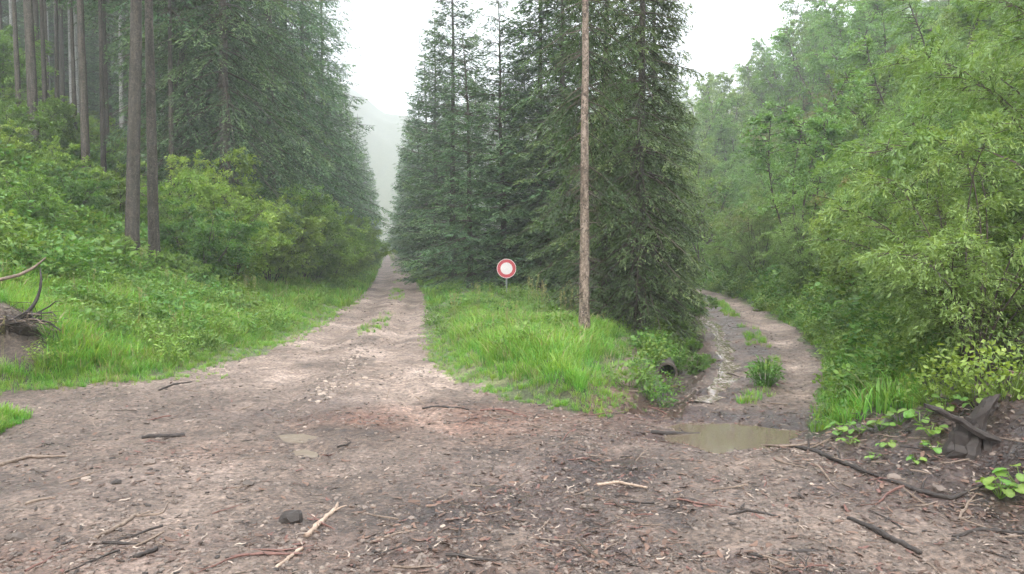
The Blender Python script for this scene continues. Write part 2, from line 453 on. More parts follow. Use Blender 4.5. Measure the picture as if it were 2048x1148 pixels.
# ------------------------------------------------------------------ mesh helpers
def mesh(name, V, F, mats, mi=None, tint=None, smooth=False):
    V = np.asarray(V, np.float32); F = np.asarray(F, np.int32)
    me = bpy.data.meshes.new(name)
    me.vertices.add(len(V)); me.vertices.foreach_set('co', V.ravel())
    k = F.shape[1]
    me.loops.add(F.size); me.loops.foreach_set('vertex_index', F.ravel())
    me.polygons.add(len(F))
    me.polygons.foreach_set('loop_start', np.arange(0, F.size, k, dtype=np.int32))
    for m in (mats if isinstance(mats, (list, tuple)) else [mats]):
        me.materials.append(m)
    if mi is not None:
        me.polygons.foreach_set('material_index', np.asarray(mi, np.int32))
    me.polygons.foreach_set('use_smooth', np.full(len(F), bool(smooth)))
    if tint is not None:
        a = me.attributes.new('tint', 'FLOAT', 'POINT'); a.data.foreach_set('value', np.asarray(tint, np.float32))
    me.update(calc_edges=True)
    return me

def cat(parts):
    """join (V, F, material index, tint) tuples of quads"""
    V, F, mi, T, o = [], [], [], [], 0
    for v, f, m, t in parts:
        if len(v) == 0:
            continue
        V.append(v); F.append(np.asarray(f) + o); mi.append(np.full(len(f), m)); T.append(np.broadcast_to(t, (len(v),)))
        o += len(v)
    return np.concatenate(V), np.concatenate(F), np.concatenate(mi), np.concatenate(T)

def unit(a):
    return a / np.maximum(np.linalg.norm(a, axis=-1, keepdims=True), 1e-9)

def leaves(P, D, N, L, W, fold=0.12):
    """one folded rhombic leaf per row"""
    n = len(P)
    D = unit(D); S = unit(np.cross(D, N)); N = np.cross(S, D)
    L = np.broadcast_to(L, (n,))[:, None]; W = np.broadcast_to(W, (n,))[:, None]
    mid = P + D * L * 0.45
    V = np.stack([P, mid + S * W * 0.5 + N * W * fold, P + D * L, mid - S * W * 0.5 + N * W * fold], 1).reshape(-1, 3)
    F = np.arange(n * 4).reshape(n, 4)
    return V, F

def tube(pts, rad, k=6, cap=True, wob=0.0, r=None):
    pts = np.asarray(pts, float); rad = np.broadcast_to(np.asarray(rad, float), (len(pts),))
    T = unit(np.gradient(pts, axis=0))
    up = np.array([0, 0, 1.0]) if abs(T[0, 2]) < 0.9 else np.array([1.0, 0, 0])
    S = unit(np.cross(T, up)); U = np.cross(S, T)
    a = np.linspace(0, 2 * math.pi, k, endpoint=False)
    rr = rad[:, None]
    if wob:
        rr = rr * (1 + wob * (r or rng).uniform(-1, 1, (len(pts), k)))
    else:
        rr = np.repeat(rr, k, 1)
    V = pts[:, None] + S[:, None] * (np.cos(a)[None] * rr)[..., None] + U[:, None] * (np.sin(a)[None] * rr)[..., None]
    V = V.reshape(-1, 3)
    i = np.arange(len(pts) - 1)[:, None] * k; j = np.arange(k)[None]
    F = np.stack([i + j, i + (j + 1) % k, i + k + (j + 1) % k, i + k + j], -1).reshape(-1, 4)
    if cap:
        n = len(V); V = np.concatenate([V, pts[:1], pts[-1:]])
        b = (len(pts) - 1) * k; e = []
        for q in range(0, k, 2):
            e.append([n, (q + 2) % k, (q + 1) % k, q]); e.append([n + 1, b + q, b + (q + 1) % k, b + (q + 2) % k])
        F = np.concatenate([F, np.array(e)])
    return V, F

def tubes4(A, B, ra, rb):
    """many thin 3-sided straight tubes A->B"""
    n = len(A)
    if n == 0:
        return np.zeros((0, 3)), np.zeros((0, 4), int)
    T = unit(B - A); up = np.where(np.abs(T[:, 2:3]) < 0.9, np.array([[0, 0, 1.0]]), np.array([[1.0, 0, 0]]))
    S = unit(np.cross(T, up)); U = np.cross(S, T)
    a = np.array([0, 2.094, 4.189])
    off = S[:, None] * np.cos(a)[None, :, None] + U[:, None] * np.sin(a)[None, :, None]
    ra = np.broadcast_to(ra, (n,))[:, None, None]; rb = np.broadcast_to(rb, (n,))[:, None, None]
    V = np.concatenate([A[:, None] + off * ra, B[:, None] + off * rb], 1).reshape(-1, 3)
    b = np.arange(n)[:, None, None] * 6
    q = np.array([[0, 1, 4, 3], [1, 2, 5, 4], [2, 0, 3, 5]])[None]
    return V, (b + q).reshape(-1, 4)

def setp(o, label=None, cat_=None, group=None, kind=None):
    if label: o['label'] = label
    if cat_: o['category'] = cat_
    if group: o['group'] = group
    if kind: o['kind'] = kind
    return o

def obj(name, me, parent=None, loc=None):
    o = bpy.data.objects.new(name, me)
    COL.objects.link(o)
    if parent is not None:
        o.parent = parent
    if loc is not None:
        o.location = loc
    return o

def thing(name, parts, loc, rotz=0, scale=1.0, label=None, cat_=None, group=None, tilt=(0, 0)):
    """an Empty at the thing's base that parents its parts; parts = [(part name, mesh data)]"""
    e = bpy.data.objects.new(name, None)
    e.empty_display_size = 0.3
    COL.objects.link(e)
    e.location = loc
    e.rotation_euler = (tilt[0], tilt[1], rotz)
    e.scale = (scale,) * 3 if isinstance(scale, (int, float)) else scale
    setp(e, label, cat_, group)
    for pn, me in parts:
        o = obj(pn, me, e)
        if pn in ('dead_twigs', 'crown', 'foliage', 'stems'):
            o['kind'] = 'stuff'          # countless needles, leaves and twigs
    return e

# ------------------------------------------------------------------ THE SETTING: one sheet of terrain, cut along the track edges
def grown(a, b, s, g, smax):
    out = [a]
    while out[-1] < b:
        out.append(out[-1] + s); s = min(s * g, smax)
    return out
ys = sorted([3.0 - (v - 3.0) for v in grown(3.0, 34.0, 0.15, 1.25, 4)][1:]) + list(np.arange(3.0, 14.0, 0.055)) + grown(14.0, 620, 0.06, 1.028, 9)
xpos = list(np.arange(0, 6.2, 0.06)) + grown(6.2, 330, 0.07, 1.06, 9)
xs = sorted([-v for v in xpos[1:]]) + xpos
gx, gy = np.meshgrid(np.array(xs), np.array(ys))
gz = H(gx, gy)
TV = np.stack([gx, gy, gz], -1).reshape(-1, 3)
ny, nx = gx.shape
q = (np.arange(ny - 1)[:, None] * nx + np.arange(nx - 1)[None]).reshape(-1)
TF = np.stack([q, q + 1, q + nx + 1, q + nx], -1)
fc = TV[TF].mean(1)
fx, fy = fc[:, 0], fc[:, 1]
jit = fbm(fx, fy, 0.7, 3, 3) * 0.28
def region(x, y, j=0.0):
    """0 soil, 1 left track and clearing, 2 right track"""
    wedge = (x > wL(y) + j) & (x < np.maximum(wR(y), wL(y) + 0.02)) & (y > 9.2)
    chan = (x >= wR(y)) & (x < tL(y) + j * 0.5) & (y > 10.2)
    inside = (x > eL(y) + j) & (x < eR(y) + j)
    r = np.zeros(x.shape, int)
    r[inside & ~wedge] = 1
    r[inside & (x >= wR(y)) & (y > 9.2)] = 2
    r[chan] = 2
    r[(r == 2) & (y > 46)] = 0
    r[(r == 1) & (y > 46) & (x > wL(y) + j)] = 0
    r[(r == 1) & (y > 190)] = 0
    return r
reg = region(fx, fy, jit)

def blob(x, y, cx, cy_, rx, ry):
    return np.exp(-(((x - cx) / rx) ** 2 + ((y - cy_) / ry) ** 2))
def cR_(y): return 0.5 * (tL(y) + eR(y))
def wear(x, y):
    n1 = fbm(x, y, 0.9, 41, 4); n2 = fbm(x, y, 0.5, 43, 4)
    def lane(pts, w):                       # a worn band along a line of ground points
        best = 0
        for (x0, y0), (x1, y1) in zip(pts[:-1], pts[1:]):
            dx, dy = x1 - x0, y1 - y0
            t = np.clip(((x - x0) * dx + (y - y0) * dy) / (dx * dx + dy * dy), 0, 1)
            best = np.maximum(best, np.exp(-((x - x0 - t * dx) ** 2 + (y - y0 - t * dy) ** 2) / w ** 2))
        return best
    lit = blob(x, y, -0.1, 8.9, 1.5, 0.8) + 0.8 * blob(x, y, -1.3, 8.9, 0.9, .4) + 1.5 * blob(x, y, 1.6, 10.1, 0.6, 1.3) + 0.7 * blob(x, y, -0.8, 4.7, 0.9, 0.5) + 0.5 * blob(x, y, -3.2, 4.6, 1.1, .6) + 0.35 * blob(x, y, -3.2, 7.4, 1.0, .5)
    lit = np.clip(lit * (0.62 + 1.3 * n1), 0, 1)
    ruts = np.maximum(lane([(-4.3, 30), (-2.6, 16), (-1.9, 12), (-0.9, 8.8), (0.1, 7.2), (0.4, 5.0)], 0.38), lane([(-5.6, 30), (-4.0, 16), (-3.6, 12.5), (-3.0, 9), (-2.3, 6), (-2.0, 4)], 0.34))
    pale = ruts * (0.35 + 0.55 * sstep(8, 11, y)) + 0.8 * blob(x, y, -1.3, 11.0, 1.3, 1.5) + 0.5 * lane([(1.7, 8.2), (1.5, 6.6), (1.6, 4.4)], 0.42) + 0.62 * sstep(10.0, 13.0, y) * (1 - sstep(60, 120, y)) * (x < wR(y)) + 0.55 * (lane([(2.9, 10.2), (4.0, 13.9), (5.15, 19), (6.3, 25), (7.2, 30)], 0.22) + lane([(3.8, 10.4), (5.0, 13.9), (6.2, 19), (7.3, 25), (8.0, 30)], 0.24)) + 0.4 * sstep(11, 13, y) * (x > cR_(y) + 0.1) * (x < eR(y))
    pale = np.clip(pale * (0.85 + 1.1 * n2), 0, 1)
    mud = 1.5 * blob(x, y, 0.2, 5.4, 1.25, 1.4) + 0.9 * blob(x, y, PUDDLE[0], PUDDLE[1], 1.5, 1.15) + 0.8 * blob(x, y, 0.9, 6.6, 0.8, 0.8) + 1.0 * blob(x, y, 3.1, 6.2, 0.9, 0.7) + 0.9 * blob(x, y, 2.6, 4.6, 0.9, 0.5) + 0.45 * blob(x, y, -2.8, 9.6, 1.0, .8) + 0.9 * blob(x, y, 2.0, 10.2, .8, 1.6) + 0.5 * blob(x, y, -1.9, 4.9, 1.2, .35) + 0.4 * blob(x, y, -3.8, 6.4, 1.2, .5)
    mud = mud + 1.0 * sstep(eR(y) - 0.3, eR(y) + 0.3, x) * (y < 9) + 0.85 * (y > 9.3) * (y < 40) * (x > wR(y)) * (1 - sstep(-0.2, 0.5, x - cR_(y)))
    mud = np.clip(mud * (0.75 + 1.9 * n1), 0, 1)
    return lit, pale, mud

def terrain_piece(name, mask, mats, mi=None):
    f = TF[mask]
    used, inv = np.unique(f, return_inverse=True)
    v = TV[used]
    me = mesh(name, v, inv.reshape(-1, 4), mats, mi, smooth=True)
    lit, pale, mud = wear(v[:, 0], v[:, 1])
    for an, av in (('litter', lit), ('pale', pale), ('mud', mud)):
        a = me.attributes.new(an, 'FLOAT', 'POINT'); a.data.foreach_set('value', av.astype(np.float32))
    o = obj(name, me)
    o['kind'] = 'structure'
    return o
bare = ((fy < 8.4) & (fx > eR(fy) - 0.5)) | ((fy > 9.3) & (fy < 15) & (fx > wR(fy) - 0.45) & (fx < tL(fy) + 0.2))
m0 = reg == 0
heap_soil = ((fx + 7.75) / 1.1) ** 2 + ((fy - 11.4) / 1.0) ** 2 < 1
terrain_piece('ground', m0, [M['soil'], M['mud'], M['rootsoil']], np.where(heap_soil, 2, bare.astype(int))[m0])
terrain_piece('forest_track', reg == 1, [M['mud']])
terrain_piece('washed_out_track', reg == 2, [M['mud']])

# water: the puddle, the rivulet feeding it, two sky-bright puddles on the clearing
def pool(name, cx, cy_, rx, ry, z, mat, seed, n=44):
    a = np.linspace(0, 2 * math.pi, n, endpoint=False)
    r_ = 1 + 0.22 * fbm(np.cos(a) * 2 + seed, np.sin(a) * 2, 1.0, seed, 3) * 2
    ring = np.stack([cx + rx * r_ * np.cos(a), cy_ + ry * r_ * np.sin(a), np.full(n, z)], -1)
    V = np.concatenate([ring, [[cx, cy_, z]]])
    F = np.array([[n, i, (i + 1) % n] for i in range(n)])
    o = obj(name, mesh(name, V, F, mat)); o['kind'] = 'structure'
    return o
pool('puddle', PUDDLE[0], PUDDLE[1], 1.25, 0.95, h1(*PUDDLE) + 0.082, M['water'], 3)
pool('puddle', -1.98, 7.62, 0.75, 0.32, h1(-1.98, 7.62) + 0.020, M['water_pale'], 5)
pool('puddle', -2.09, 8.2, 0.34, 0.22, h1(-2.09, 8.2) + 0.018, M['water_pale'], 9)

def ribbon(name, pix, widths, mat, lift=0.02):
    P = [G(*p) for p in pix]
    pts = np.array([[p.x, p.y] for p in P]); tt = np.linspace(0, len(pts) - 1, 70)
    c = np.stack([np.interp(tt, np.arange(len(pts)), pts[:, i]) for i in (0, 1)], -1)
    c[:, 0] += 0.025 * np.sin(tt * 5.1) + 0.015 * np.sin(tt * 11.3)
    w = np.interp(tt, np.arange(len(widths)), widths) * (0.35 + 1.2 * vnoise(tt * 4.1, tt * 0, 8))
    T = unit(np.gradient(c, axis=0)); Nn = np.stack([-T[:, 1], T[:, 0]], -1)
    rows = []
    for s in (-1, -0.5, 0, 0.5, 1):
        q_ = c + Nn * (w * s)[:, None]
        rows.append(np.stack([q_[:, 0], q_[:, 1], H(q_[:, 0], q_[:, 1]) + lift - 0.02 * abs(s) ** 3], -1))
    V = np.stack(rows, 1).reshape(-1, 3)
    k = 5
    F = np.array([[i * k + j, i * k + j + 1, (i + 1) * k + j + 1, (i + 1) * k + j] for i in range(len(tt) - 1) for j in range(k - 1)])
    o = obj(name, mesh(name, V, F, mat, smooth=True)); o['kind'] = 'structure'
    return o
ribbon('stream', [(1382, 612), (1408, 638), (1440, 666), (1448, 700), (1456, 728), (1452, 758), (1430, 788), (1404, 806)], [0.16, 0.17, 0.18, 0.16, 0.17, 0.15, 0.14, 0.10], M['brook'], 0.024)
ribbon('stream', [(1384, 616), (1408, 638), (1436, 664), (1438, 692), (1446, 722), (1442, 756), (1420, 786)], [0.035, 0.04, 0.045, 0.025, 0.03, 0.025, 0.03], M['stream'], 0.042)  # thin pale streak over the runoff, a painted sky highlight

# ------------------------------------------------------------------ tree and shrub builders (mesh data, shared between alike trees)
def spruce(seed, ht, r0, cstart, rmax, wh=0.36, per=7, tw=0.17, sp=0.10, sl=0.15, sw=0.05, az=None, foliage='spruce', bark='bark', power=0.8, droop=1.0, dead=0, tipr=0.25, dlen=0.9, drad=1.0, bwood=1.0):
    r = np.random.default_rng(seed)
    # trunk
    zz = np.linspace(0, ht, 22)
    px_ = np.cumsum(r.normal(0, 0.035, 22)) * (zz / ht); py_ = np.cumsum(r.normal(0, 0.02, 22)) * (zz / ht)
    rad = r0 * (1 - 0.93 * (zz / ht) ** 0.9) + r0 * 0.35 * np.exp(-zz / 0.25)
    tv, tf = tube(np.stack([px_, py_, zz - 0.15], -1), rad, 10, wob=0.05, r=r)
    trunk = mesh('spruce_trunk', tv, tf, M[bark], smooth=True)
    cx = lambda z: np.interp(z, zz, px_); cyy = lambda z: np.interp(z, zz, py_)
    out = [('trunk', trunk)]
    if dead:
        z = r.uniform(0.6, max(cstart * 1.15, 1.5), dead); a = r.uniform(0, 2 * math.pi, dead)
        ln = r.uniform(0.12, dlen, dead) * r.uniform(0.3, 1, dead)
        A = np.stack([cx(z), cyy(z), z], -1)
        B = A + np.stack([np.cos(a) * ln, np.sin(a) * ln, r.uniform(-0.5, 0.15, dead) * ln], -1)
        v, f = tubes4(A, B, 0.012 * drad, 0.004 * drad)
        C = B + (B - A) * 0.6 + np.stack([r.normal(0, .12, dead), r.normal(0, .12, dead), -0.3 * ln], -1)
        v2, f2 = tubes4(B, C, 0.005, 0.002)
        V, F, mi, t = cat([(v, f, 0, 0.0), (v2, f2, 0, 0.0)])
        out.append(('dead_twigs', mesh('dead_twigs', V, F, M['twig'])))
    # branches in whorls, uneven in reach, with open air between the whorls
    nw = max(int((ht - cstart) / wh), 6)
    zw = cstart + (np.arange(nw) + r.uniform(-0.25, 0.25, nw)) / nw * (ht - cstart) * 0.985
    per_w = np.maximum(np.round(per * r.uniform(0.75, 1.25, nw)).astype(int), 3)
    iw = np.repeat(np.arange(nw), per_w); nb = len(iw)
    z = zw[iw] + r.normal(0, 0.10 * wh, nb)
    u = np.clip((z - cstart) / (ht - cstart), 0, 0.99)
    off = r.uniform(0, 6.283, nw)
    kk = np.concatenate([np.arange(c) / c for c in per_w])
    a = off[iw] + kk * 6.283 + r.normal(0, 0.22, nb)
    if az is not None:
        a = az[0] + (a % (2 * math.pi)) / (2 * math.pi) * (az[1] - az[0])
    sec = 1 + 0.16 * np.sin(a * 2 + r.uniform(0, 6)) + 0.10 * np.sin(a * 3 + z * 0.8)
    L = rmax * np.maximum((1 - u) ** power, 0.03) * r.uniform(0.62, 1.18, nb) * sec * (0.72 + 0.28 * np.minimum(u / 0.12, 1)) + tipr * (1 - u) + 0.12
    s0 = -0.22 * droop + 0.75 * u + r.normal(0, 0.07, nb); dr = (0.55 - 0.15 * u) * droop; up = 0.34
    O = np.stack([cx(z), cyy(z), z], -1)
    rd = np.stack([np.cos(a), np.sin(a), 0 * a], -1)
    def bp(i, t):
        return O[i] + rd[i] * (L[i] * t)[:, None] + np.array([0, 0, 1.0]) * (L[i] * (s0[i] * t - dr[i] * t * t + up * t ** 3))[:, None]
    ib = np.arange(nb)
    bw = []
    ts = [0, 0.35, 0.7, 1.0]
    for k in range(3):
        bw.append((*tubes4(bp(ib, np.full(nb, ts[k])), bp(ib, np.full(nb, ts[k + 1])), (0.022 - 0.006 * k) * (0.4 + L / rmax * 0.6) * bwood, (0.016 - 0.006 * k) * (0.4 + L / rmax * 0.6) * bwood), 1, 0.3))
    # twigs
    n_t = np.maximum((L / tw * 2).astype(int), 3)
    it = np.repeat(ib, n_t); m = len(it)
    t = 0.18 + 0.82 * r.uniform(0, 1, m) ** 0.75
    side = r.choice([-1, 1], m)
    P0 = bp(it, t)
    perp = np.stack([-np.sin(a[it]), np.cos(a[it]), 0 * t], -1)
    tl = np.clip(0.55 * L[it] * (1.05 - t) ** 0.8, 0.14, 0.75) * r.uniform(0.7, 1.2, m)
    td = unit(rd[it] * 0.65 + perp * (side * r.uniform(0.5, 1.0, m))[:, None] + np.array([0, 0, -1.0]) * (r.uniform(0.0, 0.42, m) * droop)[:, None])
    # needle sprays
    n_s = np.maximum((tl / sp).astype(int), 2)
    js = np.repeat(np.arange(m), n_s); k = len(js)
    uu = r.uniform(0.05, 1, k)
    ps = P0[js] + td[js] * (tl[js] * uu)[:, None]; ps[:, 2] -= 0.38 * droop * tl[js] * uu ** 2
    ps += r.normal(0, 0.012, (k, 3))
    lat = unit(np.cross(td[js], [0, 0, 1.0])) * r.choice([-1, 1], k)[:, None]
    sd = unit(td[js] * 0.75 + lat * r.uniform(0.15, 0.8, k)[:, None] + np.array([0, 0, -1.0]) * (r.uniform(-0.1, 0.42, k) * droop)[:, None])
    nn = np.array([0, 0, 1.0]) + r.normal(0, 0.45, (k, 3))
    V1, F1 = leaves(ps, sd, nn, sl * r.uniform(0.7, 1.3, k), sw * r.uniform(0.7, 1.3, k))
    tint = np.clip(-0.02 + 0.42 * t[js] + 0.30 * uu + r.normal(0, 0.13, k) + r.normal(0, 0.13, nb)[it[js]], 0, 1)  # tips paler as new growth; inner crown shade also put into the tint
    parts = [(V1, F1, 0, np.repeat(tint, 4))] + bw
    V, F, mi, T = cat(parts)
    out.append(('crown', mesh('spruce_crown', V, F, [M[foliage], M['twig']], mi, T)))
    return out

def shrub(seed, ht, spread, stems, sides, nl, ll, lw, mat='bush', droop=0.3, arch=0.4, tmin=0.12, sub=0.30, stem_r=0.018, lean=0.0, bark='twig', lay=0.0, trunk_h=0.0):
    """multi-stemmed leafy shrub: stems, side branches, one small folded face per leaf"""
    r = np.random.default_rng(seed)
    a = np.arange(stems) * 2.399963 + r.uniform(-0.4, 0.4, stems)
    rr = spread * np.sqrt((np.arange(stems) + 0.5) / stems) * r.uniform(0.8, 1.15, stems)
    hh = ht * r.uniform(0.75, 1.08, stems) * (1 - 0.42 * (rr / spread) ** 2)
    wob = r.normal(0, 0.06, (stems, 2)) * ht
    def sp_(i, t):
        x = np.cos(a[i]) * rr[i] * t ** 1.35 + wob[i, 0] * np.sin(t * 3.0) + lean * t * t
        y = np.sin(a[i]) * rr[i] * t ** 1.35 + wob[i, 1] * np.sin(t * 3.0)
        z = trunk_h * np.minimum(t * 4, 1) + (hh[i] - trunk_h) * ((1 + arch) * t - arch * t * t) - arch * 0.35 * rr[i] * t ** 3
        return np.stack([x, y, z], -1)
    si = np.arange(stems)
    wood = []
    tk = np.linspace(0, 1, 7)
    for k in range(6):
        wood.append((*tubes4(sp_(si, np.full(stems, tk[k])) - (0, 0, 0.12 * (k == 0)), sp_(si, np.full(stems, tk[k + 1])), stem_r * (1 - tk[k] * 0.85), stem_r * (1 - tk[k + 1] * 0.85)), 0, 0.0))
    ib = np.repeat(si, sides); m = len(ib)
    t = tmin + (1 - tmin) * r.uniform(0, 1, m) ** 0.75
    P0 = sp_(ib, t)
    out = np.stack([np.cos(a[ib]), np.sin(a[ib]), 0 * t], -1)
    ra = r.uniform(0, 2 * math.pi, m)
    d = unit(out * 0.6 + np.stack([np.cos(ra), np.sin(ra), 0 * ra], -1) * 0.8 + np.array([0, 0, 1.0]) * r.uniform(-0.05, 0.75, m)[:, None])
    ln = sub * ht * (1.12 - t * 0.6) * r.uniform(0.5, 1.2, m)
    wood.append((*tubes4(P0, P0 + d * (ln * 0.6)[:, None] + np.array([0, 0, -1.0]) * (droop * ln * 0.36)[:, None], stem_r * 0.35, stem_r * 0.12), 0, 0.0))
    jl = np.repeat(np.arange(m), nl); k = len(jl)
    u = r.uniform(0.05, 1, k) ** 0.62
    ps = P0[jl] + d[jl] * (ln[jl] * u)[:, None]; ps[:, 2] -= droop * ln[jl] * u * u
    ps += r.normal(0, 0.05, (k, 3)) * (0.3 + ln[jl] * u)[:, None]
    lsz = r.uniform(0.65, 1.35, m)[jl]
    rv = unit(r.normal(0, 1, (k, 3)))
    ld = unit(d[jl] * 0.8 + rv * 0.75 + np.array([0, 0, -1.0]) * (0.15 + droop * 0.8))
    nn = np.array([0, 0, 1.0]) + r.normal(0, 0.5, (k, 3))
    V1, F1 = leaves(ps, ld, nn, ll * r.uniform(0.6, 1.3, k) * lsz, lw * r.uniform(0.7, 1.25, k) * lsz)
    keep = ps[:, 2] > 0.02
    F1 = F1[keep]
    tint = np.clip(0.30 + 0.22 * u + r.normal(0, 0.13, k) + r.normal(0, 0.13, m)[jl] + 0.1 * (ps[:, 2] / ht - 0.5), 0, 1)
    Vw, Fw, mw, Tw = cat(wood)
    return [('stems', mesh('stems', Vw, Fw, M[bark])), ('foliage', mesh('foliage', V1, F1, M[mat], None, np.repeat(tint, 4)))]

def herb(seed, n, h, spread, ll, lw, mat='herb', stemmy=True):
    """a clump of leafy herbs as one mesh"""
    r = np.random.default_rng(seed)
    a = r.uniform(0, 2 * math.pi, n); q = spread * np.sqrt(r.uniform(0, 1, n)); z = h * r.uniform(0.15, 1, n) * (1 - 0.4 * (q / spread) ** 2)
    P = np.stack([np.cos(a) * q, np.sin(a) * q, z], -1)
    d = np.stack([np.cos(a), np.sin(a), r.uniform(-0.5, 0.5, n)], -1) + r.normal(0, 0.5, (n, 3))
    V, F = leaves(P, d, np.array([0, 0, 1.0]) + r.normal(0, 0.4, (n, 3)), ll * r.uniform(0.6, 1.3, n), lw * r.uniform(0.7, 1.3, n))
    t = np.clip(0.35 + 0.3 * z / h + r.normal(0, 0.16, n), 0, 1)
    parts = [(V, F, 0, np.repeat(t, 4))]
    if stemmy:
        s = max(n // 5, 3)
        A = P[:s] * (0.35, 0.35, 0); v, f = tubes4(A, P[:s], 0.005, 0.003)
        parts.append((v, f, 0, 0.2))
    V, F, mi, T = cat(parts)
    return mesh('herb', V, F, M[mat], None, T)

def grass_tuft(seed, n, h, spread, w=0.009, mat='grass', lean=0.5):
    r = np.random.default_rng(seed)
    a = r.uniform(0, 2 * math.pi, n); q = spread * np.sqrt(r.uniform(0, 1, n))
    b0 = np.stack([np.cos(a) * q, np.sin(a) * q, 0 * a - 0.02], -1)
    a2 = a + r.normal(0, 0.9, n); hh = h * r.uniform(0.5, 1.1, n); lr = hh * lean * r.uniform(0.2, 1.3, n)
    o = np.stack([np.cos(a2), np.sin(a2), 0 * a], -1); s = np.stack([-np.sin(a2), np.cos(a2), 0 * a], -1) * (w * r.uniform(0.7, 1.4, n))[:, None]
    rows = []
    for t, wf in ((0, 0.8), (0.4, 1.0), (0.75, 0.7), (1.0, 0.08)):
        c = b0 + o * (lr * t ** 1.8)[:, None] + np.array([0, 0, 1.0]) * (hh * (t - 0.22 * t ** 3))[:, None]
        rows += [c - s * wf, c + s * wf]
    V = np.stack(rows, 1).reshape(-1, 3)
    F = (np.arange(n)[:, None, None] * 8 + np.array([[0, 1, 3, 2], [2, 3, 5, 4], [4, 5, 7, 6]])[None]).reshape(-1, 4)
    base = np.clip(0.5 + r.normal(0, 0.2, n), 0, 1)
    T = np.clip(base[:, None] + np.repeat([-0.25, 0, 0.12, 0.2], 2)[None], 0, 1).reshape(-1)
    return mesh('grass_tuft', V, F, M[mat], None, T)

def seed_stalk(seed, n, h):
    r = np.random.default_rng(seed)
    a = r.uniform(0, 6.28, n); B = np.stack([np.cos(a), np.sin(a), 0 * a], -1) * r.uniform(0, 0.12, n)[:, None]
    T = B * 2.2 + np.array([0, 0, 1.0]) * (h * r.uniform(0.75, 1.1, n))[:, None]
    v, f = tubes4(B, T, 0.0025, 0.0018)
    k = 9; j = np.repeat(np.arange(n), k)
    P = T[j] - np.array([0, 0, 1.0]) * r.uniform(0, 0.16, n * k)[:, None]
    V1, F1 = leaves(P, r.normal(0, 0.5, (n * k, 3)) + (0, 0, 0.8), r.normal(0, 1, (n * k, 3)), 0.05, 0.012)
    V, F, mi, tt = cat([(v, f, 0, 0.3), (V1, F1, 0, np.repeat(r.uniform(0.3, 1, n * k), 4))])
    return mesh('seed_stalk', V, F, M['seed'], None, tt)

def rock_mesh(seed, flat=0.6, mat='stone', sub=1, name='stone', rough=0.22):
    import bmesh
    bm = bmesh.new(); bmesh.ops.create_icosphere(bm, subdivisions=sub, radius=1.0)
    r = random.Random(seed)
    sx, sy = r.uniform(0.75, 1.25), r.uniform(0.75, 1.25)
    for v in bm.verts:
        f = 1 + r.uniform(-rough, rough)
        v.co = Vector((v.co.x * sx * f, v.co.y * sy * f, v.co.z * flat * f))
    me = bpy.data.meshes.new(name); bm.to_mesh(me); bm.free()
    me.materials.append(M[mat])
    return me

def chip_mesh(seed, mat, l=1.0, w=0.3, bend=0.2):
    r = np.random.default_rng(seed)
    x = np.linspace(-0.5, 0.5, 4) * l
    y = r.normal(0, 0.08, 4) * l; z = 0.05 + bend * r.uniform(0, 0.3, 4) * l
    ww = w * l * np.array([0.5, 1, 0.9, 0.35]) * 0.5
    V = np.concatenate([np.stack([x, y - ww, z], -1), np.stack([x, y + ww, z + r.normal(0, .05, 4) * l], -1)])
    F = np.array([[i, i + 1, i + 5, i + 4] for i in range(3)])
    return mesh('litter_chip', V, F, M[mat])

# ------------------------------------------------------------------ scatter for what nobody could count (geometry nodes; kind = stuff)
def scatter(name, protos, P, rot, scl, idx, label, cat_, parent=None):
    col = bpy.data.collections.new(name + '_pieces')
    for i, me in enumerate(protos):
        o = bpy.data.objects.new('%s_%02d' % (name, i), me); col.objects.link(o)
    me = bpy.data.meshes.new(name)
    P = np.asarray(P, np.float32)
    me.vertices.add(len(P)); me.vertices.foreach_set('co', P.ravel())
    a = me.attributes.new('rot', 'FLOAT_VECTOR', 'POINT'); a.data.foreach_set('vector', np.asarray(rot, np.float32).ravel())
    a = me.attributes.new('scl', 'FLOAT_VECTOR', 'POINT'); a.data.foreach_set('vector', np.asarray(scl, np.float32).ravel())
    a = me.attributes.new('idx', 'INT', 'POINT'); a.data.foreach_set('value', np.asarray(idx, np.int32))
    ob = obj(name, me)
    ng = bpy.data.node_groups.new(name, 'GeometryNodeTree')
    ng.interface.new_socket('Geometry', in_out='INPUT', socket_type='NodeSocketGeometry')
    ng.interface.new_socket('Geometry', in_out='OUTPUT', socket_type='NodeSocketGeometry')
    n, l = ng.nodes, ng.links
    gi = n.new('NodeGroupInput'); go = n.new('NodeGroupOutput')
    ci = n.new('GeometryNodeCollectionInfo'); ci.inputs['Collection'].default_value = col
    ci.inputs['Separate Children'].default_value = True; ci.inputs['Reset Children'].default_value = True
    ip = n.new('GeometryNodeInstanceOnPoints'); ip.inputs['Pick Instance'].default_value = True
    def attr(nm, ty):
        q_ = n.new('GeometryNodeInputNamedAttribute'); q_.data_type = ty; q_.inputs['Name'].default_value = nm
        return q_.outputs['Attribute']
    l.new(gi.outputs[0], ip.inputs['Points']); l.new(ci.outputs[0], ip.inputs['Instance'])
    l.new(attr('idx', 'INT'), ip.inputs['Instance Index'])
    l.new(attr('rot', 'FLOAT_VECTOR'), ip.inputs['Rotation']); l.new(attr('scl', 'FLOAT_VECTOR'), ip.inputs['Scale'])
    l.new(ip.outputs[0], go.inputs[0])
    md = ob.modifiers.new('scatter', 'NODES'); md.node_group = ng
    setp(ob, label, cat_, None, 'stuff')
    return ob

def in_view(x, y, margin=0.08):
    return (np.abs(x) < (0.637 + margin) * y + 0.8) & (y > 2.6)

def sample(x0, x1, y0, y1, n):
    return rng.uniform(x0, x1, n), rng.uniform(y0, y1, n)

